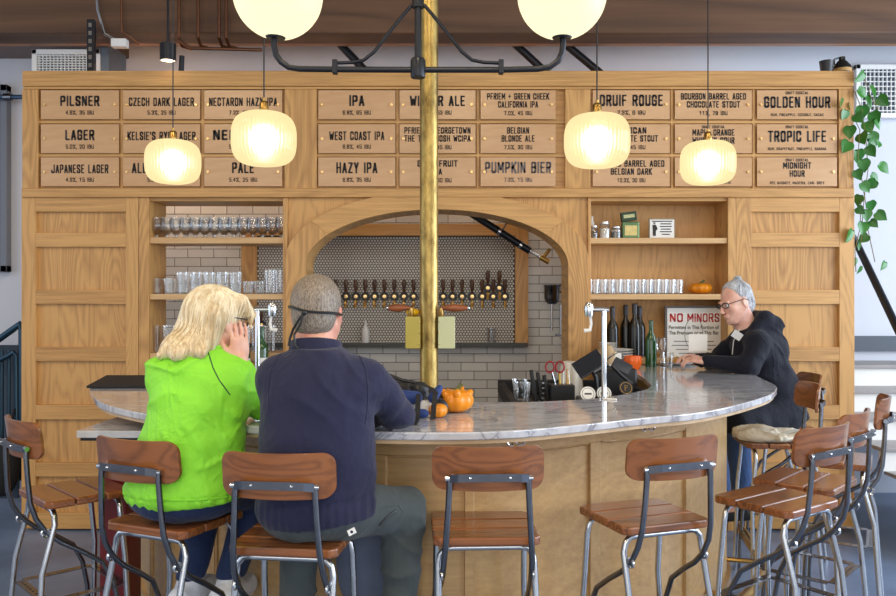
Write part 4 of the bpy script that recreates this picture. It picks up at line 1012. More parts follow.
# NO MINORS sign
ns=empty('minors_sign',((694-448)*5.42/F,5.42,WZ(358)),'framed white No Minors sign leaning on the right back shelf','sign')
def NX(px): return (px-448)*5.42/F
def NZ(py): return EYE+(298-py)*5.42/F
m=MB().box(NX(665),NX(723),5.415,5.435,NZ(362),NZ(360)).box(NX(665),NX(723),5.415,5.435,NZ(308),NZ(306)).box(NX(665),NX(667),5.415,5.435,NZ(360),NZ(308)).box(NX(721),NX(723),5.415,5.435,NZ(360),NZ(308))
obj('frame',m,pm('grey_frame',srgb(96,92,90),.4,bump=.02),ns)
obj('board',MB().box(NX(667),NX(721),5.425,5.433,NZ(360),NZ(308)),offwhite,ns)
redm=pm('red_ink',srgb(196,32,40),.5,bump=.02); greyink=pm('grey_ink',srgb(110,108,112),.6,bump=.02)
obj('red_lettering',join(shift(ctext('NO',8.6*5.42/F,13*5.42/F,.3),(NX(676.5),5.4225,NZ(322)))),redm,ns)
obj('red_lettering',shift(ctext('MINORS',8.6*5.42/F,32*5.42/F,.3),(NX(703.5),5.4225,NZ(322))),redm,ns)
obj('black_lettering',join(shift(text_mb('Permitted in This Portion of',3.6*5.42/F,50*5.42/F,bold=.008),(NX(694),5.4225,NZ(329))),shift(text_mb('The Premises or at This Bar',3.6*5.42/F,50*5.42/F,bold=.008),(NX(694),5.4225,NZ(334.5)))),ink,ns)
em=MB()
for (w,y) in ((40,341),(44,345),(36,349),(30,353)):
    em.box(NX(694-w/2),NX(694+w/2),5.422,5.4235,NZ(y+.7),NZ(y))
obj('small_print',em,greyink,ns)
obj('emblem',MB().tube([(NX(694)+.06*math.cos(a),5.4232,NZ(334)+.11*math.sin(a)) for a in [2*PI*i/24 for i in range(24)]],.0015,4,closed=True),greyink,ns)
# paper in hand / menu standing
place('paper_sheet',MB().box(-.055,.055,-.001,.001,0,.10),offwhite,P(698,351,4.86),'small white sheet of paper held up by the person in black','paper',smooth=False)
# right top shelf items
zs=WZ(237.9)
def jar(px,h,r,label,fill,name='glass_jar'):
    x=(px-448)*5.38/F; j=empty(name,(x,5.38,zs),label,'jar'); c=Vector(j.location)
    obj('jar_glass',MB().lathe([(.001,0),(r,0),(r,h*.8),(r*.8,h*.9),(r*.8,h)],c,18),glass,j,smooth=True)
    obj('jar_contents',MB().lathe([(.001,.003),(r*.93,.003),(r*.93,h*.6),(.001,h*.6)],c,18),fill,j,smooth=True)
    obj('jar_lid',MB().lathe([(r*.84,h*.86),(r*.84,h*1.0),(.001,h*1.0)],c,18),steel,j,smooth=True)
jar(594,.085,.026,'leftmost small glass jar on the right bay top shelf',greyink)
jar(604.5,.11,.034,'pale glass jar second from left on the right bay top shelf',offwhite)
jar(616,.078,.034,'squat dark glass jar on the right bay top shelf',black)
place('tall_bottle',MB().lathe([(.001,0),(.016,0),(.016,.11),(.008,.13),(.008,.155),(.001,.155)],n=14),offwhite,((592-448)*5.46/F,5.46,zs),'slim white bottle at the left end of the right top shelf','bottle')
gb=empty('green_tin',((630-448)*5.38/F,5.38,zs),'green and gold tin on the right bay top shelf','tin')
c=Vector(gb.location)
obj('tin_body',MB().box(c.x-.055,c.x+.055,c.y-.03,c.y+.03,c.z,c.z+.11),pm('green_tin_paint',srgb(90,120,80),.3,.4,noise=.4,nscale=12),gb,bevel=.006)
obj('tin_label',MB().box(c.x-.04,c.x+.04,c.y-.032,c.y-.03,c.z+.02,c.z+.085),pm('gold_paper',srgb(206,186,120),.4,.3,noise=.3,nscale=30),gb)
gc=empty('dark_green_box',((629-448)*5.4/F,5.4,zs+.11),'dark green carton resting on top of the green tin','box')
c=Vector(gc.location); Mr=Matrix.Rotation(-.12,4,'Y')
M_=Matrix.Translation(c+Vector((0,0,.008)))@Mr
obj('carton',MB().box(-.05,.05,-.02,.02,0,.06,M=M_),pm('dark_green_card',srgb(30,60,36),.5,bump=.03),gc,bevel=.002)
obj('carton_label',MB().box(-.036,.036,-.0215,-.0205,.02,.042,M=M_),pm('pale_gold',srgb(190,190,140),.5,noise=.5,nscale=60),gc)
wc=empty('notice_card',((661-448)*5.38/F,5.38,zs),'small white notice card with a figure pictogram on the top shelf','sign')
def QX(px): return (px-448)*5.38/F
def QZ(py): return EYE+(298-py)*5.38/F
obj('card',MB().box(QX(648.5),QX(675),5.375,5.385,zs,QZ(218.5)),pm('tan_frame',srgb(150,130,100),.5,bump=.03),wc)
obj('card_face',MB().box(QX(649.7),QX(673.8),5.372,5.3745,zs+.006,QZ(219.7)),offwhite,wc)
fg=MB().lathe([(.001,-.001),(.008,-.001)],c=(QX(654),5.371,QZ(223.4)),n=10,M=Matrix.Rotation(PI/2,4,'X')).prism([(QX(652.2),-QZ(225)),(QX(655.6),-QZ(225)),(QX(657.2),-QZ(229)),(QX(655.6),-QZ(231)),(QX(655.4),-QZ(236)),(QX(652.6),-QZ(236))],-5.371,-5.3695,M=Matrix(((1,0,0,0),(0,0,-1,0),(0,-1,0,0),(0,0,0,1))))
obj('figure_pictogram',fg,ink,wc)
tx=MB()
for k,w in enumerate((11,12,10,12,8)): tx.box(QX(665.5-w/2),QX(665.5+w/2),5.3705,5.3715,QZ(224.5+k*2.6),QZ(223.5+k*2.6))
tx.box(QX(651.5),QX(672),5.3705,5.3715,QZ(221.9),QZ(220.9))
obj('print_lines',tx,ink,wc)

# ================================================================== SERVICE STATION
ss=empty('service_station',(.68,4.0,.9),'black sunken bar station inside the curve of the counter','bar station')
obj('station_body',MB().box(.28,1.0,3.62,4.62,.2,.965),black,ss,bevel=.01)
m=MB().box(.28,1.0,4.58,4.62,.965,1.04).box(.28,.32,3.62,4.58,.965,1.03).box(.96,1.0,3.9,4.58,.965,1.04)
obj('station_rim',m,rubber,ss,bevel=.006)
def onst(name,label,cat,x,y,z=.965): return empty(name,(x,y,z),label,cat)
cad=onst('utensil_caddy','black caddy holding pens and scissors inside the bar','caddy',.56,4.05)
obj('caddy_box',MB().box(.50,.62,4.0,4.1,.965,1.075),black,cad,bevel=.006)
colsm=[pm('yellow_pen',srgb(230,190,60),.4,bump=.02),offwhite,pm('tan_stick',srgb(200,160,110),.6,bump=.02)]
for k in range(5):
    x=.56+.011*k
    o=obj('pen',MB().cyl((x,4.05,1.0),(x+random.uniform(-.01,.02),4.06,1.13+.01*(k%3)),.0045,8),colsm[k%3],smooth=True,loc=(x,4.05,1.0)); setp(o,['yellow','white','tan','second yellow','second white'][k]+' pen sticking up from the black caddy','pen')
sc=empty('scissors',P(555,378,4.05),'red handled scissors standing in the black caddy','scissors')
for s in (-1,1):
    cpx=555+s*5; c=P(cpx,367,4.04)
    obj('red_loop',MB().tube([c+Vector((.021*math.cos(a),0,.027*math.sin(a))) for a in [2*PI*i/16 for i in range(16)]],.0045,8,closed=True),redpaint,sc,smooth=True)
    obj('blade',MB().cyl(P(cpx-s*2,372,4.04),P(555-s*2,390,4.04),.004,8),steel,sc,smooth=True)
rk=empty('bar_tool_rack',(.46,4.1,.965),'upright black rack of bar tools left of the scissors','rack')
for k in range(3):
    x=.44+.03*k; obj('rack_bar',MB().box(x-.009,x+.009,4.06,4.09,.966,1.12+.012*(2-k),M=Matrix.Translation((x,4.07,.966))@Matrix.Rotation(-.15,4,'Y')@Matrix.Translation((-x,-4.07,-.966))),black,rk,bevel=.003)
    for q in range(4): obj('rack_notch',MB().box(x-.006,x+.006,4.057,4.061,1.0+q*.025,1.008+q*.025),steel,rk) if k==1 else None
place('clear_tumbler',tumbler(.11),glass,(.375,4.12,.9655),'clear tumbler at the left end inside the bar station','glass')
place('clear_tumbler',tumbler(.11),glass,(.375,4.28,.9655),'clear tumbler behind the other at the left end inside the bar station','glass')
cupm=pm('paper_cup',srgb(226,214,196),.6,bump=.03)
for k in range(4):
    M=Matrix.Rotation(.18-.12*k,4,'Y')
    place('paper_bag_roll',MB().lathe([(.001,0),(.028,0),(.036,.17),(.03,.195),(.012,.2),(.001,.2)],n=16,M=M),cupm,(.60+.033*k,4.33+.03*(k%2),.966),['first','second','third','fourth'][k]+' from left of the rolled cream paper sleeves in the bar station','sleeve','paper sleeves')
pos=empty('payment_terminal',(.70,4.25,.965),'black tilted touchscreen terminal inside the bar','terminal')
M_=Matrix.Translation(P(589,364,4.1))@Matrix.Rotation(-.55,4,'Y')@Matrix.Rotation(-.6,4,'X')
obj('screen',MB().box(-.075,.075,-.006,.006,-.05,.05,M=M_),pm('dark_screen',srgb(44,46,52),.12,bump=.01),pos,bevel=.004)
obj('screen_edge',MB().box(-.005,.078,-.008,.008,-.062,-.052,M=M_),chrome,pos)
obj('arm',MB().tube([P(592,368,4.13),P(596,378,4.13),P(598,398,4.13)],.012,8),black,pos,smooth=True)
obj('base',MB().box(.66,.86,4.0,4.25,.966,.995),black,pos,bevel=.008)
pos2=empty('printer_terminal',(.9,4.3,.965),'black receipt printer with angled stand right of the tap post','printer')
obj('printer_body',MB().box(.80,.99,4.28,4.5,.966,1.13),black,pos2,bevel=.012)
M2=Matrix.Translation(P(622,366,4.2))@Matrix.Rotation(.5,4,'Y')
obj('side_screen',MB().box(-.05,.05,-.006,.006,-.028,.028,M=M2),bpy.data.materials['dark_screen'],pos2,bevel=.003)
obj('paper_roll_arm',MB().tube([P(617,352,4.2),P(608,358,4.2),P(602,364,4.2)],.006,8),chrome,pos2,smooth=True)
obj('strap_arm',MB().tube([P(612,366,4.1),P(622,376,4.1),P(632,384,4.1)],.009,8),black,pos2,smooth=True)
pan=MB().lathe([(.001,0),(.05,0),(.07,.03),(.072,.032),(.068,.032),(.048,.004),(.001,.004)],n=24)
place('black_bowl',pan,black,(.74,3.98,.997),'shallow black bowl in front of the terminal','bowl')
place('tan_bag',MB().lathe([(.001,0),(.04,0),(.05,.06),(.03,.10),(.001,.11)],n=20),pm('kraft_paper',srgb(170,140,100),.7,bump=.2),P(606,353,4.4)-Vector((0,0,.06)),'crumpled brown paper bag behind the terminal','bag')
for k,(px,py) in enumerate(((588,394),(604,393.5),(626,388))):
    Yc=3.72+.1*k
    if k==2: mt=black
    else: mt=offwhite
    c=P(px,py,Yc)
    co=empty('round_coaster',c,['left round white coaster standing in the bar station','round white coaster behind the chrome tap post','round black coaster with a gold ring in the bar station'][k],'coaster')
    Mx=Matrix.Translation(c)@Matrix.Rotation(PI/2-.35,4,'X')
    obj('disc',MB().lathe([(.001,0),(.034,0),(.034,.003),(.001,.003)],n=28,M=Mx),mt,co)
    obj('printed_ring',MB().lathe([(.026,.0034),(.028,.0034)],n=28,M=Mx),ink if k<2 else brass,co)
    if k<2: obj('printed_mark',MB().box(-.016,.016,-.004,.004,.0033,.0036,M=Mx),ink,co)
    else: obj('printed_letter',MB().tube([Mx@Vector((-.006,-.012,.004)),Mx@Vector((-.006,.012,.004)),Mx@Vector((.006,.010,.004)),Mx@Vector((.006,.002,.004)),Mx@Vector((-.006,0,.004))],.0016,5),brass,co)
# chrome tap posts
def tappost(px,Y,s,label,base_py):
    x=(px-448)*Y/F; t=empty('chrome_tap_post',(x,Y,ZT),label,'tap post')
    zt=EYE-12*Y/F
    obj('post',MB().lathe([(.026,.001),(.026,.006),(.0108,.008),(.0108,zt-ZT-.002)],c=(x,Y,ZT),n=20),chrome,t,smooth=True)
    obj('cross_arm',MB().tube([(x+s*-.02,Y,zt),(x+s*.0,Y,zt+.003),(x+s*.085,Y,zt+.003)],.010,10),chrome,t,smooth=True)
    obj('valve_body',MB().lathe([(.001,-.025),(.018,-.025),(.02,0),(.02,.02),(.012,.035),(.001,.036)],c=(x+s*.065,Y,zt-.002),n=16),chrome,t,smooth=True)
    obj('spout',MB().tube([(x+s*.06,Y,zt-.02),(x+s*.055,Y,zt-.06),(x+s*.06,Y,zt-.085),(x+s*.085,Y,zt-.088)],[.006,.006,.008,.009],8),white,t,smooth=True)
    return t
tappost(604,3.50,-1,'chrome post with tap head standing at the inner edge of the counter, right',397)
tappost(257.5,3.58,1,'chrome post with tap head rising between the two seated people',397)
place('pen_white',MB().cyl((-.02,0,.004),(.03,-.03,.004),.004,8),offwhite,(*yp(608,399.5),ZT),'small white clip lying at the foot of the chrome post','clip')

# ================================================================== PLANT
yl=5.36
pt=empty('potted_vine',(WX(827),yl,2.961),'trailing green pothos vine hanging from a black pot on the board','plant')
pc=P(826.5,70.5,yl); pc.z=2.962
obj('pot',MB().lathe([(.001,0),(.035,0),(.045,.08),(.047,.085),(.043,.085),(.04,.07),(.001,.07)],c=pc,n=20),black,pt,smooth=True)
leafm=pm('pothos_leaf',srgb(52,116,38),.3,noise=.45,nscale=6,bump=.05)
stemm=pm('vine_stem',srgb(120,110,50),.6,bump=.05)
def leafmb(c,size,rot):
    pts=[]
    n=14
    out=[]
    for i in range(n+1):
        t=i/n; w=math.sin(PI*t**.62)*.48*(1-t*.15); out.append((w,-t))
    vs=[Vector((0,0,0))]; fs=[]
    L=[Vector((-w,0,z)) for w,z in out]; R_=[Vector((w,0,z)) for w,z in out]
    vs=[];
    for i,(w,z) in enumerate(out):
        zz=z+.12*(math.sin(PI*min(1,abs(w)*2.2)) if i<4 else 0)
        for u in (-1,-.5,0,.5,1):
            vs.append(Vector((u*w,-.10*abs(u)*w*2+.12*z*z,zz if u else z)))
    for i in range(n):
        for k in range(4):
            a=i*5+k; fs.append((a,a+1,a+6,a+5))
    M=rot.to_matrix().to_4x4()
    return MB().add([Vector(c)+(M@v)*size for v in vs],fs)
vines=[[(838,70),(842,85),(855,92),(862,110),(866,140),(868,170),(864,200),(862,225),(861,245)],
       [(836,71),(833,85),(838,100),(850,110),(860,130),(858,155),(862,180),(866,205),(868,230),(875,262)],
       [(840,71),(850,80),(864,76),(870,95),(878,110)],
       [(861,200),(860,228),(855,250),(856,272)]]
for v in vines:
    pts=[P(a,b,yl-.07+.02*math.sin(i)) for i,(a,b) in enumerate(v)]
    obj('stem',MB().tube(pts,.0028,5),stemm,pt,smooth=True)
leaves=[(864,78,12),(858,95,12),(870,92,13),(866,103,13),(878,103,12),(849,108,12),(841,104,9),(862,112,13),(872,118,12),(855,120,11),(866,128,12),(850,132,12),(861,140,13),(870,140,13),(849,148,13),(858,156,13),(871,143,10),(863,165,12),(879,170,12),(871,180,11),(856,175,10),(862,188,11),(876,186,11),(870,206,10),(866,215,11),(876,218,11),(857,212,9),(863,228,12),(852,236,13),(868,240,10),(858,248,9),(885,266,9),(855,262,8),(861,270,8),(868,152,11),(875,125,11),(846,115,10),(878,145,9),(860,200,10),(870,225,9)]
for (a,b,s) in leaves:
    rot=Euler((random.uniform(-.5,.5),random.uniform(-.9,.9),random.uniform(-.9,.9)))
    obj('leaf',leafmb(P(a,b-s*.5,yl-.085+random.uniform(-.04,.05)),s*1.15*yl/F,rot),leafm,pt,smooth=True,auto=180)
fb=empty('growler_bottle',P(842,70.5,5.42),'dark squat bottle with tan label beside the plant pot on top','bottle')
c=P(842,70.5,5.42); c.z=2.962
obj('bottle_body',MB().lathe([(.001,0),(.05,0),(.058,.03),(.055,.07),(.03,.1),(.02,.11),(.02,.13),(.001,.13)],c,20),darkg,fb,smooth=True)
obj('bottle_label',MB().lathe([(.0592,.028),(.0592,.05)],c,20),pm('tan_label',srgb(180,140,80),.6,noise=.4,nscale=60),fb,smooth=True)
obj('bottle_handle',MB().tube([c+Vector((-.02,0,.125)),c+Vector((-.05,0,.115)),c+Vector((-.052,0,.08))],.006,8),darkg,fb,smooth=True)

# ================================================================== RIGHT: STAIRS, RAIL
sr=empty('staircase',(3.2,5.0,0),'white staircase rising behind the stools at the right','staircase')
trd=pm('grey_tread',srgb(150,146,146),.4,noise=.15,nscale=6,bump=.05); dkn=pm('dark_nosing',srgb(58,56,58),.5,bump=.03)
XL=2.70
for k in range(7):
    z=1.02-.15*k; y=5.87-.26*k; xl=XL-(.0 if k<4 else -.04*(k-3)) 
    obj('riser',MB().box(xl,4.2,y+.02,y+.05,z-.15,z-.025),white,sr)
    obj('tread',MB().box(xl-.01,4.2,y-.01,(y+.31 if k else YB),z-.025,z),trd,sr,bevel=.004)
    if k>=4: obj('nosing',MB().box(xl-.02,4.2,y-.02,y+.02,z-.028,z+.002),dkn,sr,bevel=.003)
hr=setp(obj('handrail',MB().tube([P(852,236,5.9),P(858,246,5.9),P(898,330,5.3),P(930,392,5.0)],.026,12),blackmetal,loc=P(875,290,5.6),smooth=True),'black metal handrail slanting down beside the stairs','handrail')
# left railing
lr=empty('stair_railing',P(12,480,5.9),'dark teal metal railing at the far left','railing')
teal=pm('teal_metal',srgb(40,66,82),.3,.6,bump=.04)
obj('railing_tube',MB().tube([P(-30,352,5.8),P(-2,340,5.8),P(12,330,5.8),P(20,324,5.8),P(22,330,5.8),P(22,480,5.8)],.024,10),teal,lr,smooth=True)
obj('railing_tube',MB().tube([P(-30,374,5.8),P(8,356,5.8),P(14,352,5.8),P(17,356,5.8),P(17,480,5.8)],.018,10),teal,lr,smooth=True)
obj('railing_panel',MB().box(P(-40,0,5.95).x,P(19,0,5.95).x,5.93,5.96,.05,P(0,345,5.95).z),pm('dark_panel',srgb(52,66,82),.5,bump=.05),lr)
for a in (2,9): obj('baluster',MB().cyl(P(a,350,5.85),P(a,490,5.85),.012,8),teal,lr,smooth=True)
wv=empty('wall_valve',P(10,97,6.2),'small blue valve pipe on the wall at upper left','pipe')
obj('pipe',MB().cyl(P(-20,97,6.2),P(23,97,6.2),.018,10),pm('blue_pipe',srgb(60,84,110),.4,.4,bump=.05),wv,smooth=True)
obj('fitting',MB().cyl(P(4,97,6.2),P(12,97,6.2),.028,10),darksteel,wv,smooth=True)
# red bin
rb=empty('red_cabinet',(-1.30,3.42,0),'dark red metal stand in the shade under the left ledge','stand')
rx0,rx1=P(101,0,3.35).x,P(128,0,3.35).x
obj('red_body',MB().prism([(rx0,3.33),(rx1,3.33),(rx1,3.5),(rx0,3.5)],.15,P(0,455,3.35).z),pm('dark_red_paint',srgb(112,16,22),.4,bump=.04),rb,bevel=.01)
obj('red_foot',MB().box(rx0-.01,rx1+.01,3.31,3.52,0,.149),black,rb,bevel=.01)
# black bag on floor at left
s=SDF((-3.5,5.3,0),(-2.6,6.0,.9),.015)
pb_=P(4,462,5.68); s.ell((pb_.x,5.68,.36),(.11,.06,.16),k=.05).ell((pb_.x-.03,5.68,.26),(.12,.07,.14),k=.05).cap((pb_.x,5.72,.5),(pb_.x+.02,5.78,.72),.012)
o=sdfobj('black_bag',s,pm('black_fabric',srgb(20,20,22),.8,bump=.2),loc=(pb_.x,5.68,.1)); setp(o,'black bag hanging on the railing at far left behind the stool','bag')
# ================================================================== PEOPLE
def frame(f,u):
    f=Vector(f).normalized(); u=Vector(u); r=f.cross(u).normalized(); u=r.cross(f).normalized(); return r,f,u
class Head:
    def __init__(s,c,f,u,k=1.0):
        s.c=Vector(c); s.r,s.f,s.u=frame(f,u); s.k=k
        s.R=[[s.r[i],s.f[i],s.u[i]] for i in range(3)]
    def T(s,x,y,z): return s.c+(s.r*x+s.f*y+s.u*z)*s.k
    def ell(s,S,c,r,k=.012,mode='add'): S.ell(s.T(*c),[q*s.k for q in r],s.R,k,mode)
    def cap(s,S,a,b,r0,r1=None,k=.01,mode='add'): S.cap(s.T(*a),s.T(*b),r0*s.k,None if r1 is None else r1*s.k,k,mode)
def sdf_head(S,H,neck,neckr=.056):
    H.ell(S,(0,-.018,.032),(.074,.094,.086),k=.01)
    H.ell(S,(0,.022,-.03),(.060,.066,.082),k=.03)
    H.cap(S,(0,.062,-.088),(0,.066,-.096),.020,k=.03)
    for q in (-1,1):
        H.cap(S,(q*.055,.0,-.05),(q*.02,.055,-.09),.020,.018,k=.03)       # jaw
        H.ell(S,(q*.036,.060,-.024),(.020,.018,.018),k=.02)              # cheek
        H.ell(S,(q*.030,.092,.004),(.017,.012,.011),k=.012,mode='sub')   # eye socket
        H.ell(S,(q*.030,.078,.004),(.014,.012,.009),k=.004)              # eyeball under lid
        H.cap(S,(q*.012,.090,.022),(q*.042,.080,.024),.007,.006,k=.012)  # brow
        H.ell(S,(q*.079,-.008,-.008),(.007,.019,.031),k=.008)            # ear
        H.ell(S,(q*.086,-.006,-.004),(.004,.010,.016),k=.004,mode='sub')
        H.ell(S,(q*.010,.104,-.033),(.008,.010,.007),k=.006)             # nostril wing
    H.cap(S,(0,.088,.010),(0,.112,-.028),.008,.0115,k=.010)              # nose
    H.ell(S,(0,.091,-.055),(.023,.010,.006),k=.006)                      # lips
    H.ell(S,(0,.089,-.066),(.020,.010,.006),k=.006)
    H.cap(S,(-.02,.099,-.0605),(.02,.099,-.0605),.0022,k=.003,mode='sub')
    S.cap(H.T(0,-.025,-.05),neck,neckr,neckr*1.08,k=.03)
def sdf_hand(S,w,d,n,side,curl=(.35,.45,.35),spread=.16,k=1.0,thumb_out=.8):
    w=Vector(w); d=Vector(d).normalized(); n=Vector(n); n=(n-d*n.dot(d)).normalized(); s=Vector(side); s=(s-d*s.dot(d)-n*s.dot(n)).normalized()
    R=[[s[i],d[i],n[i]] for i in range(3)]
    S.cap(w-d*.03,w+d*.02,.026*k,.026*k,k=.012)
    S.ell(w+d*.052*k,(.041*k,.052*k,.016*k),R,k=.015)
    S.ell(w+d*.035*k+s*.028*k+n*.006,(.018*k,.03*k,.014*k),R,k=.012)
    L=[(.030,(.040,.024,.020),.0082),(.0105,(.045,.029,.022),.0086),(-.010,(.042,.026,.021),.0082),(-.029,(.033,.020,.018),.0074)]
    for off_,segs,rad in L:
        p=w+d*.088*k+s*off_*k; dd=(d+s*off_*spread/.03).normalized(); S.cap(w+d*.05*k+s*off_*.8*k,p,.012*k,rad*1.1*k,k=.008)
        ang=0
        for q,sl_ in enumerate(segs):
            ang+=curl[q]; v=dd*math.cos(ang)+n*math.sin(ang); p2=p+v*sl_*k
            S.cap(p,p2,rad*k*(1-.08*q),rad*k*(.92-.08*q),k=.0025); p=p2
    p=w+d*.022*k+s*.030*k; v=(d*.65+s*thumb_out+n*.25).normalized()
    p1=p+v*.036*k; S.cap(p-s*.012*k,p1,.0125*k,.0105*k,k=.008)
    v2=(d*.9+s*thumb_out*.4+n*.35).normalized(); p2=p1+v2*.028*k; S.cap(p1,p2,.0105*k,.009*k,k=.003)
    p3=p2+(v2+n*.3).normalized()*.022*k; S.cap(p2,p3,.009*k,.0075*k,k=.003)
def seam(S,px,parent,name,mat,r):
    from mathutils.bvhtree import BVHTree
    pos,fs=S.mesh(); bv=BVHTree.FromPolygons([Vector(q) for q in pos],[tuple(q) for q in fs]); pts=[]
    dense=[]
    for a,b in zip(px,px[1:]):
        for k in range(4): dense.append((a[0]+(b[0]-a[0])*k/4,a[1]+(b[1]-a[1])*k/4))
    dense.append(px[-1])
    for x,y in dense:
        d=Vector(((x-448)/F,1,-(y-298)/F)).normalized(); hit=bv.ray_cast(Vector((0,0,EYE)),d)
        if hit[0] is not None: pts.append(hit[0]+Vector((0,r*.2,0)))
    if len(pts)>2: return obj(name,MB().tube(pts,r,6),mat,parent,smooth=True)
def bounds(pts,m):
    a=np.array([list(p) for p in pts]); return a.min(0)-m,a.max(0)+m

def skinmat(name,col,red):
    m,nt,b=newmat(name); N=nt.nodes;L=nt.links; tc=N.new('ShaderNodeTexCoord'); n=N.new('ShaderNodeTexNoise'); n.inputs['Scale'].default_value=18; n.inputs['Detail'].default_value=4
    L.new(tc.outputs['Object'],n.inputs[0]); cr=N.new('ShaderNodeValToRGB'); cr.color_ramp.elements[0].position=.35; cr.color_ramp.elements[1].position=.65; cr.color_ramp.elements[0].color=red; cr.color_ramp.elements[1].color=col
    L.new(n.outputs[0],cr.inputs[0]); L.new(cr.outputs[0],b.inputs['Base Color']); b.inputs['Roughness'].default_value=.48
    b.inputs['Subsurface Weight'].default_value=.12; b.inputs['Subsurface Radius'].default_value=(.01,.004,.002); b.inputs['Subsurface Scale'].default_value=1.0
    return m
skin1=skinmat('skin_ruddy',srgb(222,166,140),srgb(200,128,108)); skin2=skinmat('skin_fair',srgb(236,192,172),srgb(220,162,142))
def hairmat(name,a,bc,scale=60,zs=.15,bump=.6):
    m,nt,b=newmat(name); N=nt.nodes;L=nt.links; tc=N.new('ShaderNodeTexCoord'); mp=N.new('ShaderNodeMapping'); mp.inputs['Scale'].default_value=(1,1,zs); L.new(tc.outputs['Object'],mp.inputs[0])
    n=N.new('ShaderNodeTexNoise'); n.inputs['Scale'].default_value=scale; n.inputs['Detail'].default_value=5; n.inputs['Roughness'].default_value=.7; L.new(mp.outputs[0],n.inputs[0])
    cr=N.new('ShaderNodeValToRGB'); cr.color_ramp.elements[0].position=.35; cr.color_ramp.elements[1].position=.62; cr.color_ramp.elements[0].color=a; cr.color_ramp.elements[1].color=bc
    L.new(n.outputs[0],cr.inputs[0]); L.new(cr.outputs[0],b.inputs['Base Color']); b.inputs['Roughness'].default_value=.45
    bp=N.new('ShaderNodeBump'); bp.inputs['Strength'].default_value=bump; bp.inputs['Distance'].default_value=.006; L.new(n.outputs[0],bp.inputs['Height']); L.new(bp.outputs[0],b.inputs['Normal'])
    return m
def cloth(name,col,rough=.75,sheen=.2,bump=.25,bscale=18,spec=.3,var=.12):
    m,nt,b=newmat(name); N=nt.nodes;L=nt.links; tc=N.new('ShaderNodeTexCoord')
    n=N.new('ShaderNodeTexNoise'); n.inputs['Scale'].default_value=bscale; n.inputs['Detail'].default_value=5; n.inputs['Distortion'].default_value=.8; L.new(tc.outputs['Object'],n.inputs[0])
    n2=N.new('ShaderNodeTexNoise'); n2.inputs['Scale'].default_value=400; L.new(tc.outputs['Object'],n2.inputs[0])
    ad=N.new('ShaderNodeMath'); ad.operation='MULTIPLY_ADD'; ad.inputs[1].default_value=.15; L.new(n2.outputs[0],ad.inputs[0])
    n3=N.new('ShaderNodeTexNoise'); n3.inputs['Scale'].default_value=bscale*.7; n3.inputs['Detail'].default_value=2; n3.inputs['Distortion'].default_value=1.2; mp3=N.new('ShaderNodeMapping'); mp3.inputs['Rotation'].default_value=(.3,.5,.2); mp3.inputs['Scale'].default_value=(1,1,.45); L.new(tc.outputs['Object'],mp3.inputs[0]); L.new(mp3.outputs[0],n3.inputs[0])
    s3=N.new('ShaderNodeMath'); s3.operation='SUBTRACT'; s3.inputs[1].default_value=.5; L.new(n3.outputs[0],s3.inputs[0]); b3=N.new('ShaderNodeMath'); b3.operation='ABSOLUTE'; L.new(s3.outputs[0],b3.inputs[0]); c3=N.new('ShaderNodeMath'); c3.operation='MULTIPLY_ADD'; c3.inputs[1].default_value=-1.6; L.new(b3.outputs[0],c3.inputs[0]); L.new(n.outputs[0],c3.inputs[2]); L.new(c3.outputs[0],ad.inputs[2])
    bp=N.new('ShaderNodeBump'); bp.inputs['Strength'].default_value=bump; bp.inputs['Distance'].default_value=.02; L.new(ad.outputs[0],bp.inputs['Height']); L.new(bp.outputs[0],b.inputs['Normal'])
    mx=N.new('ShaderNodeMix'); mx.data_type='RGBA'; mx.inputs[6].default_value=tuple(c*(1-var) for c in col[:3])+(1,); mx.inputs[7].default_value=tuple(min(1,c*(1+var)) for c in col[:3])+(1,); L.new(n.outputs[0],mx.inputs[0]); L.new(mx.outputs[2],b.inputs['Base Color'])
    b.inputs['Roughness'].default_value=rough; b.inputs['Sheen Weight'].default_value=sheen; b.inputs['Specular IOR Level'].default_value=spec
    return m
def folds(amp,fx=1.0,seed=0.):
    def fn(x,y,z):
        w=.03*np.sin(17*x+9*z+seed)+.02*np.sin(31*z-13*y+seed*2)
        return amp*(np.sin((z*38+x*22+w*60)*fx+seed)*.6+np.sin((x*47-z*19+y*31+w*40)*fx+1.3*seed)*.4)*(.5+.5*np.sin(11*x+14*z+7*y+seed))
    return fn
def ridges(amp,dx,dy,dz,f,seed=0.,hemfade=False):
    def fn(x,y,z):
        w=.035*np.sin(13*x+8*z+seed)+.02*np.sin(27*z-19*y+seed*2)+.012*np.sin(41*x+33*z+seed)
        r=1-np.abs(np.sin((x*dx+y*dy+z*dz+w)*f+seed))
        m=np.clip(.35+.65*np.sin(9*x-12*z+5*y+seed*3),0,1)
        return (-amp*r**2.5*m+amp*.25)*(np.clip((z-.80)/.08,0,1) if hemfade else 1)
    return fn
def eyes(H,parent,col):
    m=MB(); p=MB()
    for q in (-1,1):
        m.sphere(H.T(q*.030,.0795,.004),.0115*H.k,14,10); p.sphere(H.T(q*.030,.0868,.004),.0055*H.k,10,8)
    e=obj('eyes',m,pm('eye_white',srgb(232,228,222),.2,bump=.01) if 'eye_white' not in bpy.data.materials else bpy.data.materials['eye_white'],parent,smooth=True)
    obj('iris',p,col,e,smooth=True)
irism=pm('iris_dark',srgb(60,52,44),.2,bump=.01)
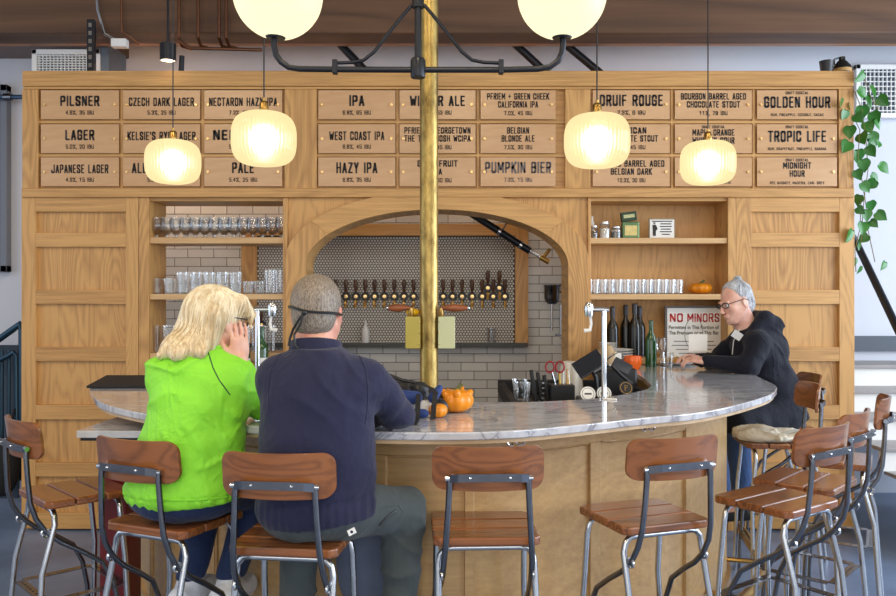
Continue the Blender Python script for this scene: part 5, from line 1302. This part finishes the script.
def glasses(H,parent,mat,z=.006):
    g=MB()
    for q in (-1,1):
        c=(q*.033,.100,z)
        g.tube([H.T(c[0]+.025*math.cos(a),c[1]-.010*abs(math.cos(a)*.5+q*.5),c[2]+.015*math.sin(a)) for a in [2*PI*i/20 for i in range(20)]],.0030,6,closed=True)
        g.tube([H.T(q*.058,.092,z+.006),H.T(q*.076,.05,z+.008),H.T(q*.084,-.005,z+.008),H.T(q*.083,-.03,z-.008)],.002,6)
    g.tube([H.T(-.009,.102,z+.004),H.T(0,.106,z+.006),H.T(.009,.102,z+.004)],.0018,6)
    return obj('glasses',g,mat,parent,smooth=True)

# ---------------------------------------------------------------- man in navy
def man():
    loc=(-.42,2.55,0)
    H=Head((-.418,2.615,1.452),(.05,1,-.12),(0,.12,1),.97)
    neck=Vector((-.415,2.575,1.30))
    S=SDF((-.80,2.28,.05),(.10,3.02,1.60),.0055)
    sdf_head(S,H,neck,.060)
    S.ell((-.40,2.53,1.17),(.155,.10,.17),k=.04).ell((-.405,2.54,.98),(.165,.12,.18),k=.05).ell((-.41,2.55,.84),(.14,.095,.07),k=.04)
    S.cap(neck,(-.40,2.54,1.22),.06,.09,k=.04)
    LS,LE,LW=Vector((-.535,2.55,1.25)),Vector((-.545,2.70,1.125)),Vector((-.44,2.87,1.115))
    RS,RE,RW=Vector((-.245,2.55,1.25)),Vector((-.168,2.665,1.125)),Vector((-.29,2.86,1.115))
    for a,b,c in ((LS,LE,LW),(RS,RE,RW)):
        S.cap((-.4,2.55,1.25),a,.07,.05,k=.03).cap(a,b,.045,.038,k=.02).cap(b,c,.036,.026,k=.02)
    sdf_hand(S,LW,(.7,.6,-.05),(0,0,-1),(.5,-.6,0)); sdf_hand(S,RW,(-.7,.6,-.05),(0,0,-1),(-.5,-.6,0))
    RH,RK,RA=Vector((-.33,2.56,.84)),Vector((-.148,2.715,.80)),Vector((-.165,2.72,.34))
    LH,LK,LA=Vector((-.49,2.57,.84)),Vector((-.50,2.80,.81)),Vector((-.51,2.73,.36))
    for a,b,c in ((RH,RK,RA),(LH,LK,LA)):
        S.cap(a,b,.078,.055,k=.03).cap(b,c,.052,.034,k=.02).cap(c,c+Vector((0,.10,-.06)),.034,.028,k=.02)
    p=sdfobj('person',S,skin1,loc=loc,smooth=2)
    setp(p,'person seated from behind, grey hair, navy sweater and grey green trousers, arms on counter','person')
    eyes(H,p,irism)
    # sweater
    w=SDF((-.75,2.30,.74),(-.05,3.0,1.42),.007)
    w.ell((-.40,2.525,1.15),(.178,.128,.20),k=.04).ell((-.405,2.53,.98),(.184,.145,.20),k=.06).ell((-.412,2.53,.855),(.182,.142,.095),k=.05)
    w.cap((-.49,2.55,1.25),(-.31,2.55,1.245),.075,.075,k=.05).cap((-.415,2.575,1.345),(-.41,2.55,1.25),.074,.10,k=.04)
    for a,b,c in ((LS,LE,LW),(RS,RE,RW)):
        w.cap(a,b,.066,.054,k=.04).cap(b,c,.053,.040,k=.025)
    w.disp(folds(.008,.7,.4)); w.disp(folds(.003,1.8,1.4)); w.disp(ridges(.009,.8,0,.6,26,.5,True))
    w.disp(lambda x,y,z: np.where(z<.895,.0018*np.sin(x*260),0)+np.where((z<.902)&(z>.892),.003,0))
    w.plane_cut((-.41,0,.812),(-.10,0,1)); w.plane_cut((-.42,2.6,1.355),(0,.10,-1))
    navy=cloth('navy_knit',srgb(34,36,64),.85,.12,.35,14)
    sw=sdfobj('sweater',w,navy,p,smooth=2)
    seam(w,[(352,350),(361,358),(366,370),(368,390),(367,410),(365,424)],sw,'armhole_seam',navy,.003)
    seam(w,[(286,350),(276,359),(270,372),(268,390),(269,412)],sw,'armhole_seam',navy,.003)
    # ribbed collar
    cm=MB(); n=64
    for i in range(n):
        a=2*PI*i/n; r=.071+(.002 if i%2 else 0)
    cm.lathe([(.078,-.032),(.084,-.03),(.084,-.005),(.081,.022),(.075,.026),(.070,.02)],c=(-.416,2.582,1.338),n=96,rf=lambda a,r,z:r+.0012*math.cos(a*40),M=Matrix.Rotation(-.22,4,'X'))
    obj('ribbed_collar',cm,navy,sw,smooth=True,auto=180)
    # seams at the armholes
    # trousers
    t=SDF((-.70,2.30,.22),(.02,3.0,.96),.007)
    t.ell((-.41,2.538,.835),(.172,.131,.086),k=.04)
    for a,b,c in ((RH,RK,RA),(LH,LK,LA)):
        t.cap(a,b,.094,.074,k=.04).cap(b,c,.072,.058,k=.03)
    t.disp(folds(.006,.8,2.0)); t.disp(ridges(.010,.3,.3,1,30,1.2)); t.plane_cut((0,0,.34),(0,0,1))
    tro=sdfobj('trousers',t,cloth('grey_green_canvas',srgb(70,78,80),.8,.1,.4,12),p,smooth=2)
    seam(t,[(379,525),(386,518),(392,513),(396,511)],tro,'pocket_zip',black,.005)
    seam(t,[(374,512),(386,507),(398,505),(403,512),(396,524),(380,532)],tro,'pocket_seam',bpy.data.materials['grey_green_canvas'],.0025)
    obj('pocket_patch',MB().box(-.012,.012,-.001,.002,-.009,.009,M=Matrix.Translation((-.285,2.428,.808))@Matrix.Rotation(.35,4,'Z')@Matrix.Rotation(-.4,4,'Y')),white,tro,label='small white cloth patch with a dark mark')
    obj('patch_mark',MB().lathe([(.0001,.0),(.0045,0)],c=(-.285,2.4255,.808),n=10,M=Matrix.Rotation(PI/2,4,'X')),navy,tro)
    # zipped thigh pocket
    # shoes
    sh=SDF((-.70,2.55,.15),(.05,3.0,.45),.008)
    for c in (RA,LA): sh.cap(c+Vector((0,-.03,-.05)),c+Vector((0,.16,-.08)),.045,.036,k=.02).cap(c,c+Vector((0,.05,-.06)),.05,.045,k=.02)
    sdfobj('shoes',sh,rubber,p)
    # hair
    h=SDF(*bounds([H.c],.15),.004)
    H.ell(h,(0,-.020,.036),(.0815,.1015,.0905)); H.ell(h,(0,-.05,-.02),(.070,.062,.070),k=.02)
    g=H
    h.plane_cut(H.T(0,.055,.03),-H.f*.75+H.u*.62); h.plane_cut(H.T(0,-.06,-.070),-H.f*.2+H.u*.9)
    for q in (-1,1): H.ell(h,(q*.085,.0,-.02),(.02,.024,.034),k=.006,mode='sub')
    h.disp(lambda x,y,z: .0008*np.sin(x*330+z*60)*np.sin(y*270+z*90))
    sdfobj('hair',h,hairmat('grey_short_hair',srgb(80,68,58),srgb(160,146,130),260,.3,.4),p,smooth=1)
    # black strap round the head with a knot and loose tails
    sm=[]
    for i in range(41):
        a=PI*(1.0)*i/40+PI; # rear half from left to right
        x=.0845*math.cos(a); y=-.022+.1045*math.sin(a); z=.004-.012*math.cos(a)*0+.012*(x/.08)*-1
        sm.append(H.T(x,y,z-.012*abs(math.sin(a))**3))
    st=obj('head_strap',MB().tube(sm,.0042,6),black,p,smooth=True)
    k=H.T(-.012,-.132,-.012)
    obj('knot',MB().sphere(k,.009,10,8).tube([k,H.T(-.03,-.130,-.035),H.T(-.05,-.115,-.062),H.T(-.062,-.105,-.09),H.T(-.066,-.105,-.115)],.004,6).tube([k,H.T(-.025,-.133,-.05),H.T(-.045,-.12,-.08),H.T(-.042,-.12,-.11),H.T(-.03,-.12,-.125)],.0035,6),black,st,smooth=True)
    return p
man()

# ---------------------------------------------------------------- person in lime jacket
def woman():
    loc=(-.86,2.79,0)
    H=Head((-.785,2.795,1.418),(.66,.75,-.10),(-.02,.05,1),.95)
    neck=Vector((-.80,2.755,1.30))
    S=SDF((-1.14,2.48,.30),(-.50,3.28,1.58),.0052)
    sdf_head(S,H,neck,.048)
    S.ell((-.825,2.72,1.12),(.135,.09,.17),k=.04).ell((-.86,2.73,.95),(.155,.11,.16),k=.05).ell((-.88,2.74,.85),(.14,.095,.07),k=.04)
    S.cap(neck,(-.82,2.73,1.2),.05,.08,k=.04)
    LS,LE,LW=Vector((-.945,2.73,1.235)),Vector((-.985,2.93,1.12)),Vector((-.86,3.10,1.11))
    RS,RE,RW=Vector((-.715,2.73,1.235)),Vector((-.650,2.875,1.125)),H.T(.098,.035,-.150)
    S.cap((-.82,2.73,1.2),LS,.06,.045,k=.03).cap(LS,LE,.042,.034,k=.02).cap(LE,LW,.033,.024,k=.02)
    S.cap((-.82,2.73,1.2),RS,.06,.045,k=.03).cap(RS,RE,.042,.034,k=.02).cap(RE,RW,.033,.026,k=.02)
    sdf_hand(S,LW,(.8,.5,-.05),(0,0,-1),(.5,-.7,0),k=.92)
    sdf_hand(S,RW,H.u*1-H.r*.10,-H.r,-H.f,curl=(.12,.22,.25),spread=.12,k=.92,thumb_out=.5)
    legs=[(Vector((-.80,2.76,.86)),Vector((-.70,3.00,.80)),Vector((-.77,2.88,.50))),(Vector((-.95,2.76,.86)),Vector((-.88,3.02,.80)),Vector((-.905,2.86,.50)))]
    for a,b,c in legs:
        S.cap(a,b,.072,.055,k=.03).cap(b,c,.052,.033,k=.02).cap(c,c+Vector((.03,.08,-.05)),.032,.028,k=.02)
    p=sdfobj('person',S,skin2,loc=loc,smooth=2)
    setp(p,'person with long blond hair in a lime green jacket seated from behind, hand on cheek','person')
    eyes(H,p,irism); glasses(H,p,blackmetal)
    # jacket
    j=SDF((-1.16,2.45,.74),(-.54,3.2,1.38),.0068)
    j.ell((-.825,2.715,1.14),(.165,.118,.20),k=.04).ell((-.86,2.72,.965),(.185,.125,.18),k=.06).ell((-.885,2.725,.865),(.198,.142,.09),k=.05)
    j.cap((-.90,2.73,1.24),(-.745,2.73,1.235),.075,.075,k=.05).cap((-.80,2.75,1.31),(-.81,2.73,1.2),.062,.09,k=.04)
    for a,b,c in ((LS,LE,LW),(RS,RE,RE.lerp(RW,.80))):
        j.cap(a,b,.066,.056,k=.04).cap(b,c,.055,.043,k=.02)
    j.disp(folds(.007,.75,1.1)); j.disp(ridges(.012,-.5,0,.9,24,1.9,True)); j.disp(ridges(.007,.9,0,.35,34,.7,True))
    j.disp(lambda x,y,z: np.where(z<.865,.0025*np.sin(x*190+z*20),0)+np.where((z<.862)&(z>.852),.005,0))
    j.plane_cut((-.88,0,.822),(-.06,0,1)); j.plane_cut((-.8,2.76,1.34),(0,.15,-1))
    lime=cloth('lime_nylon',srgb(146,236,56),.5,.05,.6,13,.4,.06)
    jk=sdfobj('jacket',j,lime,p,smooth=2)
    seam(j,[(206,345),(209,355),(213,368),(219,380),(230,395)],jk,'shoulder_piping',pm('dark_piping',srgb(40,90,50),.6,bump=.02),.0022)
    seam(j,[(150,498),(170,500),(195,500),(220,498),(238,494)],jk,'hem_seam',lime,.004)
    obj('shoulder_piping',MB().tube([(-.905,2.615,1.255),(-.885,2.598,1.22),(-.865,2.595,1.17),(-.845,2.595,1.11)][::1],.002,6),pm('dark_piping',srgb(60,110,60),.6,bump=.02),jk,smooth=True) if False else None
    obj('jacket_collar',MB().lathe([(.060,-.03),(.066,-.03),(.064,.015),(.058,.02),(.054,.0)],c=(-.80,2.765,1.325),n=40),lime,jk,smooth=True,auto=180)
    # jeans
    t=SDF((-1.13,2.48,.44),(-.52,3.18,.96),.007)
    t.ell((-.885,2.735,.838),(.180,.134,.082),k=.04)
    for a,b,c in legs: t.cap(a,b,.088,.072,k=.04).cap(b,c,.069,.048,k=.03)
    t.disp(folds(.004,1.0,2.0)); t.plane_cut((0,0,.52),(0,0,1))
    sdfobj('jeans',t,cloth('dark_denim',srgb(32,48,84),.8,.1,.3,30),p,smooth=2)
    for i,(a,b,c) in enumerate(legs):
        s=SDF(*bounds([c],.2),.006); s.cap(c+Vector((-.01,-.05,-.035)),c+Vector((.03,.12,-.045)),.046,.043,k=.02).cap(c,c+Vector((0,.02,.0)),.043,.043,k=.02).plane_cut((0,0,c.z-.075),(0,0,1))
        so=sdfobj('shoe',s,cloth('white_mesh_fabric',srgb(222,228,238),.7,.1,.3,60),p)
        obj('sole',MB().tube([c+Vector((-.012,-.07,-.072)),c+Vector((.01,.03,-.074)),c+Vector((.033,.14,-.074))],[.026,.030,.026],10),white,so,smooth=True)
    # hair: volume plus combed strands
    h=SDF((-1.05,2.52,1.16),(-.60,2.98,1.60),.0045)
    H.ell(h,(0,-.022,.034),(.088,.110,.098)); 
    for (x0,x1,z1,r0,r1) in ((-.05,-.075,-.12,.050,.030),(-.02,-.045,-.13,.055,.030),(.02,0,-.13,.052,.028),(.045,.035,-.13,.044,.024)):
        h.cap(H.T(x0,-.055,.01),H.T(x1,-.095,z1),r0,r1,k=.025)
    h.cap(H.T(-.07,-.03,0),(-.90,2.70,1.335),.05,.035,k=.03).cap((-.90,2.69,1.34),(-.935,2.665,1.315),.035,.014,k=.03)
    h.cap(H.T(.03,-.075,-.06),(-.875,2.645,1.32),.05,.026,k=.03)
    h.cap(H.T(.0,-.075,-.06),(-.80,2.65,1.325),.05,.022,k=.03)
    h.cap(H.T(.055,.05,.07),H.T(.064,.105,.02),.030,.016,k=.02).cap(H.T(.064,.105,.02),H.T(.07,.095,-.015),.014,.006,k=.01)
    h.plane_cut(H.T(0,.105,.03),-H.f*.9+H.u*.25)
    for q in (-1,1): H.ell(h,(q*.088,.045,-.055),(.030,.040,.062),k=.01,mode='sub')
    cx_,cy_=H.c.x,H.c.y
    h.disp(lambda x,y,z: .0017*np.sin(np.arctan2(y-cy_,x-cx_-(z-1.42)*.5)*34+3*np.sin(z*18)))
    blond=hairmat('blond_hair',srgb(186,154,108),srgb(246,228,190),110,.08,.35)
    ho=sdfobj('hair',h,blond,p,smooth=1)
    # strands combed over the volume by projecting onto it
    from mathutils.bvhtree import BVHTree
    pos,fs=h.mesh(); bv=BVHTree.FromPolygons([Vector(q) for q in pos],[tuple(q) for q in fs])
    st=MB(); top=H.T(.0,-.0,.135)
    for i in range(900):
        a=random.uniform(0,2*PI); el=random.uniform(.05,1.0)
        d=(H.r*math.cos(a)+H.f*math.sin(a)); p0=top+d*el*.05
        if d.dot(H.f)>.75: continue
        pts=[]; q=p0.copy(); vel=d*.8
        for kx in range(15):
            n_=bv.find_nearest(q)
            if n_[0] is None: break
            q=n_[0]+n_[1]*.0018
            pts.append(q.copy())
            back=(-H.f*.25+Vector((-.16,-.12,0)))
            v=(vel*max(0,1-kx*.2)+Vector((0,0,-1))*(.25+kx*.12)+back*(.5 if kx>3 else .1)).normalized()
            v=(v-n_[1]*v.dot(n_[1]))
            if v.length<.05: break
            q=q+v.normalized()*.021
            if q.z<1.290+.02*random.random(): break
        if len(pts)>4: st.tube(pts,[.0010*(1-.6*t/len(pts)) for t in range(len(pts))],4)
    so=obj('hair_strands',st,hairmat('blond_strands',srgb(214,188,140),srgb(255,246,220),40,.2,.2),ho,smooth=True,auto=180); so['kind']='stuff'
woman()

# ---------------------------------------------------------------- person in black hoodie at the right
def comb(h,H,p):
    from mathutils.bvhtree import BVHTree
    pos,fs=h.mesh(); bv=BVHTree.FromPolygons([Vector(q) for q in pos],[tuple(q) for q in fs]); st=MB(); bun=H.T(0,-.058,.122)
    for i in range(500):
        d=Vector((random.gauss(0,1),random.gauss(0,1),random.gauss(0,1))).normalized(); q=H.c+d*.13; n_=bv.find_nearest(q)
        q=n_[0]; pts=[]
        for k in range(9):
            n_=bv.find_nearest(q)
            if n_[0] is None: break
            q=n_[0]+n_[1]*.0012; pts.append(q.copy()); v=(bun-q)
            if v.length<.022: break
            v=v.normalized(); v=v-n_[1]*v.dot(n_[1])
            if v.length<.1: break
            q=q+v.normalized()*.014
        if len(pts)>3: st.tube(pts,[.0010]*len(pts),4)
    o=obj('hair_strands',st,hairmat('silver_strands',srgb(150,154,162),srgb(226,229,234),60,.5,.05),p,smooth=True,auto=180); o['kind']='stuff'
def server():
    loc=(1.88,4.84,0)
    H=Head((1.683,4.80,1.475),(-.93,-.30,-.30),(-.25,0,1),1.0)
    neck=Vector((1.745,4.83,1.345))
    S=SDF((1.30,4.48,.10),(2.16,5.20,1.66),.0055)
    sdf_head(S,H,neck,.052)
    S.ell((1.80,4.84,1.18),(.11,.14,.17),k=.04).ell((1.88,4.85,.98),(.12,.15,.17),k=.05).ell((1.92,4.85,.85),(.13,.16,.08),k=.04)
    S.cap(neck,(1.80,4.84,1.25),.055,.08,k=.04)
    nS,nE,nW=Vector((1.775,4.68,1.24)),Vector((1.70,4.64,1.115)),Vector((1.50,4.74,1.135))
    fS,fE,fW=Vector((1.775,5.00,1.24)),Vector((1.66,5.04,1.115)),Vector((1.50,4.92,1.13))
    for a,b,c in ((nS,nE,nW),(fS,fE,fW)):
        S.cap((1.78,4.84,1.23),a,.06,.05,k=.03).cap(a,b,.043,.036,k=.02).cap(b,c,.034,.025,k=.02)
    sdf_hand(S,nW,(-.9,.35,.10),(.1,.3,-1),(-.2,.9,.25),curl=(.35,.55,.5),k=.95); sdf_hand(S,fW,(-.9,-.3,.25),(0,-.4,-1),(-.2,-.9,.3),curl=(.4,.5,.4),k=.95)
    legs=[(Vector((1.88,4.75,.84)),Vector((1.63,4.62,.78)),Vector((1.66,4.62,.34))),(Vector((1.88,4.94,.84)),Vector((1.62,4.98,.78)),Vector((1.66,4.98,.34)))]
    for a,b,c in legs: S.cap(a,b,.075,.055,k=.03).cap(b,c,.052,.034,k=.02).cap(c,c+Vector((-.10,0,-.05)),.034,.028,k=.02)
    p=sdfobj('person',S,skin2,loc=loc,smooth=1)
    setp(p,'person with grey bun and glasses in a black hoodie, seated at right end of bar','person')
    eyes(H,p,irism); glasses(H,p,blackmetal)
    obj('earring',MB().sphere(H.T(-.086,-.005,-.045),.005,8,6).sphere(H.T(.086,-.005,-.045),.005,8,6),chrome,p,smooth=True)
    j=SDF((1.38,4.40,.66),(2.22,5.26,1.56),.007)
    j.ell((1.845,4.84,1.16),(.155,.175,.20),k=.04).ell((1.905,4.85,.97),(.160,.18,.18),k=.06).ell((1.95,4.85,.82),(.165,.19,.10),k=.05).cap((1.93,4.76,.80),(1.64,4.63,.79),.115,.102,k=.04)
    j.cap((1.785,4.72,1.25),(1.785,4.96,1.25),.075,.075,k=.05).cap((1.765,4.835,1.30),(1.80,4.84,1.2),.07,.10,k=.04)
    j.cap((1.845,4.77,1.375),(1.845,4.91,1.375),.055,.055,k=.03).cap((1.90,4.79,1.34),(1.90,4.89,1.34),.062,.062,k=.03).cap((1.78,4.745,1.33),(1.84,4.76,1.38),.038,.045,k=.02).cap((1.78,4.93,1.33),(1.84,4.92,1.38),.038,.045,k=.02)   # hood lying on the back
    for a,b,c in ((nS,nE,nW),(fS,fE,fW)): j.cap(a,b,.065,.058,k=.04).cap(b,c,.056,.040,k=.025)
    j.disp(folds(.008,.8,.6)); j.disp(ridges(.012,.7,.3,.7,26,2.3)); j.plane_cut((0,0,.70),(0,0,1))
    blk=cloth('black_fleece',srgb(18,21,34),.8,.08,.4,14)
    hoodie=sdfobj('hoodie',j,blk,p,smooth=2)
    obj('name_tag',MB().box(-.028,.028,-.003,.002,-.022,.022,M=Matrix.Translation((1.668,4.73,1.285))@Matrix.Rotation(-.5,4,'Z')@Matrix.Rotation(.6,4,'Y')),white,hoodie,label='small white name tag')
    obj('drawstring',MB().tube([(1.70,4.78,1.32),(1.665,4.78,1.25),(1.66,4.79,1.17)],.003,6),white,hoodie,smooth=True) 
    t=SDF((1.45,4.44,.15),(2.16,5.24,1.0),.008)
    t.ell((1.94,4.85,.84),(.13,.16,.08),k=.05)
    for a,b,c in legs: t.cap(a,b,.092,.072,k=.04).cap(b,c,.07,.055,k=.03)
    t.disp(folds(.006,.9,2.2)); t.plane_cut((0,0,.33),(0,0,1))
    sdfobj('jeans',t,cloth('blue_denim',srgb(58,84,128),.8,.15,.4,25),p,smooth=1)
    for a,b,c in legs:
        s=SDF(*bounds([c],.2),.008); s.cap(c+Vector((.03,0,-.05)),c+Vector((-.14,0,-.07)),.042,.034,k=.02).cap(c,c+Vector((0,0,-.04)),.045,.045,k=.02)
        sdfobj('shoe',s,rubber,p)
    h=SDF(*bounds([H.c],.17),.004)
    H.ell(h,(0,-.020,.038),(.0762,.0965,.0882)); H.ell(h,(0,-.058,-.02),(.064,.054,.070),k=.02)
    h.plane_cut(H.T(0,.024,.07),-H.f*.85+H.u*.36); h.plane_cut(H.T(0,-.06,-.09),-H.f*.3+H.u)
    for q in (-1,1): H.ell(h,(q*.088,.008,-.022),(.020,.024,.034),k=.006,mode='sub')
    H.ell(h,(.0,-.058,.122),(.024,.024,.022),k=.004)
    h.disp(lambda x,y,z: .0009*np.sin((z*.8+x*.35)*300+8*np.sin(y*20)))
    sdfobj('hair',h,hairmat('silver_hair',srgb(176,180,186),srgb(214,217,222),60,.9,.1),p,smooth=1)
    comb(h,H,p)
server()

# ---------------------------------------------------------------- cloth bag on stool, bag under the bar, backpack
s=SDF((1.50,4.10,.74),(1.98,4.52,.90),.006)
s.ell((1.69,4.30,.785),(.20,.15,.030),k=.03).ell((1.62,4.28,.80),(.08,.07,.03),k=.03).ell((1.80,4.31,.79),(.09,.10,.022),k=.03).cap((1.58,4.22,.775),(1.88,4.20,.775),.018,k=.02)
s.disp(folds(.010,1.3,.3)); s.disp(ridges(.022,.7,.9,.2,34,.4)); s.plane_cut((0,0,.7605),(0,0,1))
for q in range(9):
    a=random.uniform(0,6.28); c=Vector((1.69+random.uniform(-.12,.12),4.28+random.uniform(-.09,.09),.80)); d=Vector((math.cos(a),math.sin(a),0))*random.uniform(.04,.08); s.cap(c-d-Vector((0,0,.012)),c+d+Vector((0,0,random.uniform(-.01,.01))),.012,.015,k=.010)
o=sdfobj('cloth_bag',s,cloth('beige_canvas',srgb(226,218,198),.85,.05,.6,16),loc=(1.69,4.3,.761)); setp(o,'crumpled beige cloth bag lying on a stool near the end of the bar','bag')
obj('bag_handle',MB().tube([(1.72,4.22,.80),(1.78,4.20,.822),(1.86,4.19,.80),(1.92,4.19,.79)],.008,6),cloth('pale_strap',srgb(196,200,196),.8),o,smooth=True)
o=SDF((-.42,2.78,.3),(-.12,2.92,.86),.007)
o.ell((-.29,2.84,.60),(.10,.035,.20),k=.02).ell((-.22,2.83,.72),(.06,.03,.12),k=.03).disp(folds(.008,.9,1.7))
oo=sdfobj('hanging_jacket',o,cloth('grey_blue_nylon',srgb(94,104,126),.6,.1,.4,14),loc=(-.28,2.84,.4)); setp(oo,'grey blue jacket hanging from the bar front between the person in navy\'s legs','jacket')

bp=empty('backpack',(-.22,3.0,ZT),'black and blue backpack with a red patch lying on the counter by the column','backpack')
def Q(px,py,Y): return P(px,py,Y)
s=SDF((-.32,2.80,1.05),(.08,3.30,1.30),.0045)
pts=[Q(392,380,3.05),Q(405,384,3.05),Q(420,390,3.02),Q(432,398,3.0)]
s.cap(Vector((-.20,3.02,1.135)),Vector((-.03,3.0,1.10)),.050,.032,k=.02).cap(Vector((-.20,3.10,1.15)),Vector((-.04,3.08,1.115)),.05,.035,k=.03).cap(Vector((-.21,3.02,1.17)),Vector((-.10,3.0,1.165)),.026,.03,k=.02)
s.disp(folds(.006,1.4,.3)); s.plane_cut((0,0,ZT+.001),(0,0,1))
sdfobj('main_body',s,cloth('black_pack_fabric',srgb(22,24,30),.4,.05,.4,20,.5),bp)
bluec=cloth('blue_pack_fabric',srgb(38,62,124),.6,.1,.3,20)
for a,b,r0,r1,nm in ((Vector((-.20,2.955,1.145)),Vector((-.115,2.945,1.142)),.027,.024,'blue_panel'),(Vector((-.155,2.93,1.088)),Vector((-.085,2.92,1.088)),.017,.017,'blue_strap_pad'),(Vector((-.055,2.95,1.14)),Vector((-.03,2.96,1.175)),.018,.014,'blue_side_panel')):
    s=SDF(*bounds([a,b],.06),.0045); s.cap(a,b,r0,r1); s.disp(folds(.003,1.5,.9)); sdfobj(nm,s,bluec,bp)
s=SDF(*bounds([Vector((-.205,2.94,1.185))],.06),.004); s.ell((-.207,2.95,1.180),(.022,.022,.018)); sdfobj('red_patch',s,cloth('red_fabric',srgb(190,30,40),.5),bp)
sm=MB()
for pa in ([(-.045,2.92,1.165),(-.05,2.895,1.12),(-.052,2.89,1.085),(-.055,2.88,1.074)],[(-.105,2.91,1.16),(-.107,2.90,1.12),(-.108,2.885,1.08),(-.112,2.80,1.074),(-.114,2.77,1.074)],[(-.10,2.93,1.195),(-.06,2.92,1.18),(-.04,2.915,1.16)]):
    for a,b in zip(pa,pa[1:]):
        a=Vector(a);b=Vector(b); d=(b-a).normalized(); w=Vector((1,0,0))*.009; n=d.cross(Vector((1,0,0)))*.0015
        sm.add([a-w-n,a+w-n,b+w-n,b-w-n,a-w+n,a+w+n,b+w+n,b-w+n],[(0,1,2,3),(7,6,5,4),(0,4,5,1),(3,2,6,7),(0,3,7,4),(1,5,6,2)])
obj('straps',sm,rubber,bp)
obj('carry_loop',MB().tube([(-.235,2.96,1.19),(-.235,2.955,1.215),(-.21,2.955,1.222),(-.17,2.96,1.205),(-.12,2.96,1.195)],.006,8),black,bp,smooth=True)
o=MB().box(-.20,-.06,2.955,3.02,ZT+.001,ZT+.06); setp(obj('paper_stack',o,offwhite,loc=(-.13,2.98,ZT),bevel=.004),'white papers tucked under the backpack on the counter','paper')
# ================================================================== CAMERA AND LIGHT
cam=bpy.data.cameras.new('camera'); co=bpy.data.objects.new('camera',cam); C.objects.link(co)
co.location=(0,0,EYE); co.rotation_euler=(PI/2,0,0); cam.sensor_width=36; cam.lens=36*F/896; cam.clip_start=.05
bpy.context.scene.camera=co
def area(name,loc,rot,sx,sy,e,col):
    l=bpy.data.lights.new(name,'AREA'); l.shape='RECTANGLE'; l.size=sx; l.size_y=sy; l.energy=e; l.color=col
    o=bpy.data.objects.new(name,l); C.objects.link(o); o.location=loc; o.rotation_euler=rot; return o
# daylight through the side windows and the glazed front behind the viewer
area('daylight_right',(5.9,3.2,2.25),(0,PI/2,0),2.9,4.0,300,(.74,.86,1))
area('daylight_right_front',(5.9,-1.0,2.25),(0,PI/2,0),2.9,3.0,120,(.82,.91,1))
area('daylight_left',(-5.9,3.0,2.25),(0,-PI/2,0),2.9,3.0,48,(.70,.83,1))
area('daylight_left_front',(-5.9,-1.0,2.25),(0,-PI/2,0),2.9,3.0,22,(.85,.92,1))
area('daylight_front',(0,-3.9,2.2),(PI/2,0,0),9,3.0,150,(1,.95,.88))
# unseen warm fill lights added overhead, weaker on the right side
for x in (-3,0,3):
    for y in (-1.5,1.0):
        area('overhead_fill',(x,y,4.3),(0,0,0),.6,.6,40 if x<1 else 22,(1,.80,.54))
for x in (-2.2,-.9,.5,1.6):
    area('back_bar_lamp',(x,5.85,3.2) if False else (x,5.95,3.0),(math.radians(-12),0,0),.3,.15,9 if x<-1.5 else 4,(1,.88,.72))
w=bpy.data.worlds.new('world'); bpy.context.scene.world=w; w.use_nodes=True
bg=w.node_tree.nodes['Background']; bg.inputs[0].default_value=(.80,.88,1,1); bg.inputs[1].default_value=.45
sc_=bpy.context.scene
sc_.view_settings.view_transform='Standard'; sc_.view_settings.look='None'; sc_.view_settings.exposure=.12; sc_.view_settings.gamma=1
sc_.cycles.use_denoising=True; sc_.cycles.max_bounces=10; sc_.cycles.transparent_max_bounces=24; sc_.cycles.sample_clamp_indirect=6; sc_.cycles.caustics_refractive=False
try: sc_.cycles.denoiser='OPENIMAGEDENOISE'
except Exception: pass
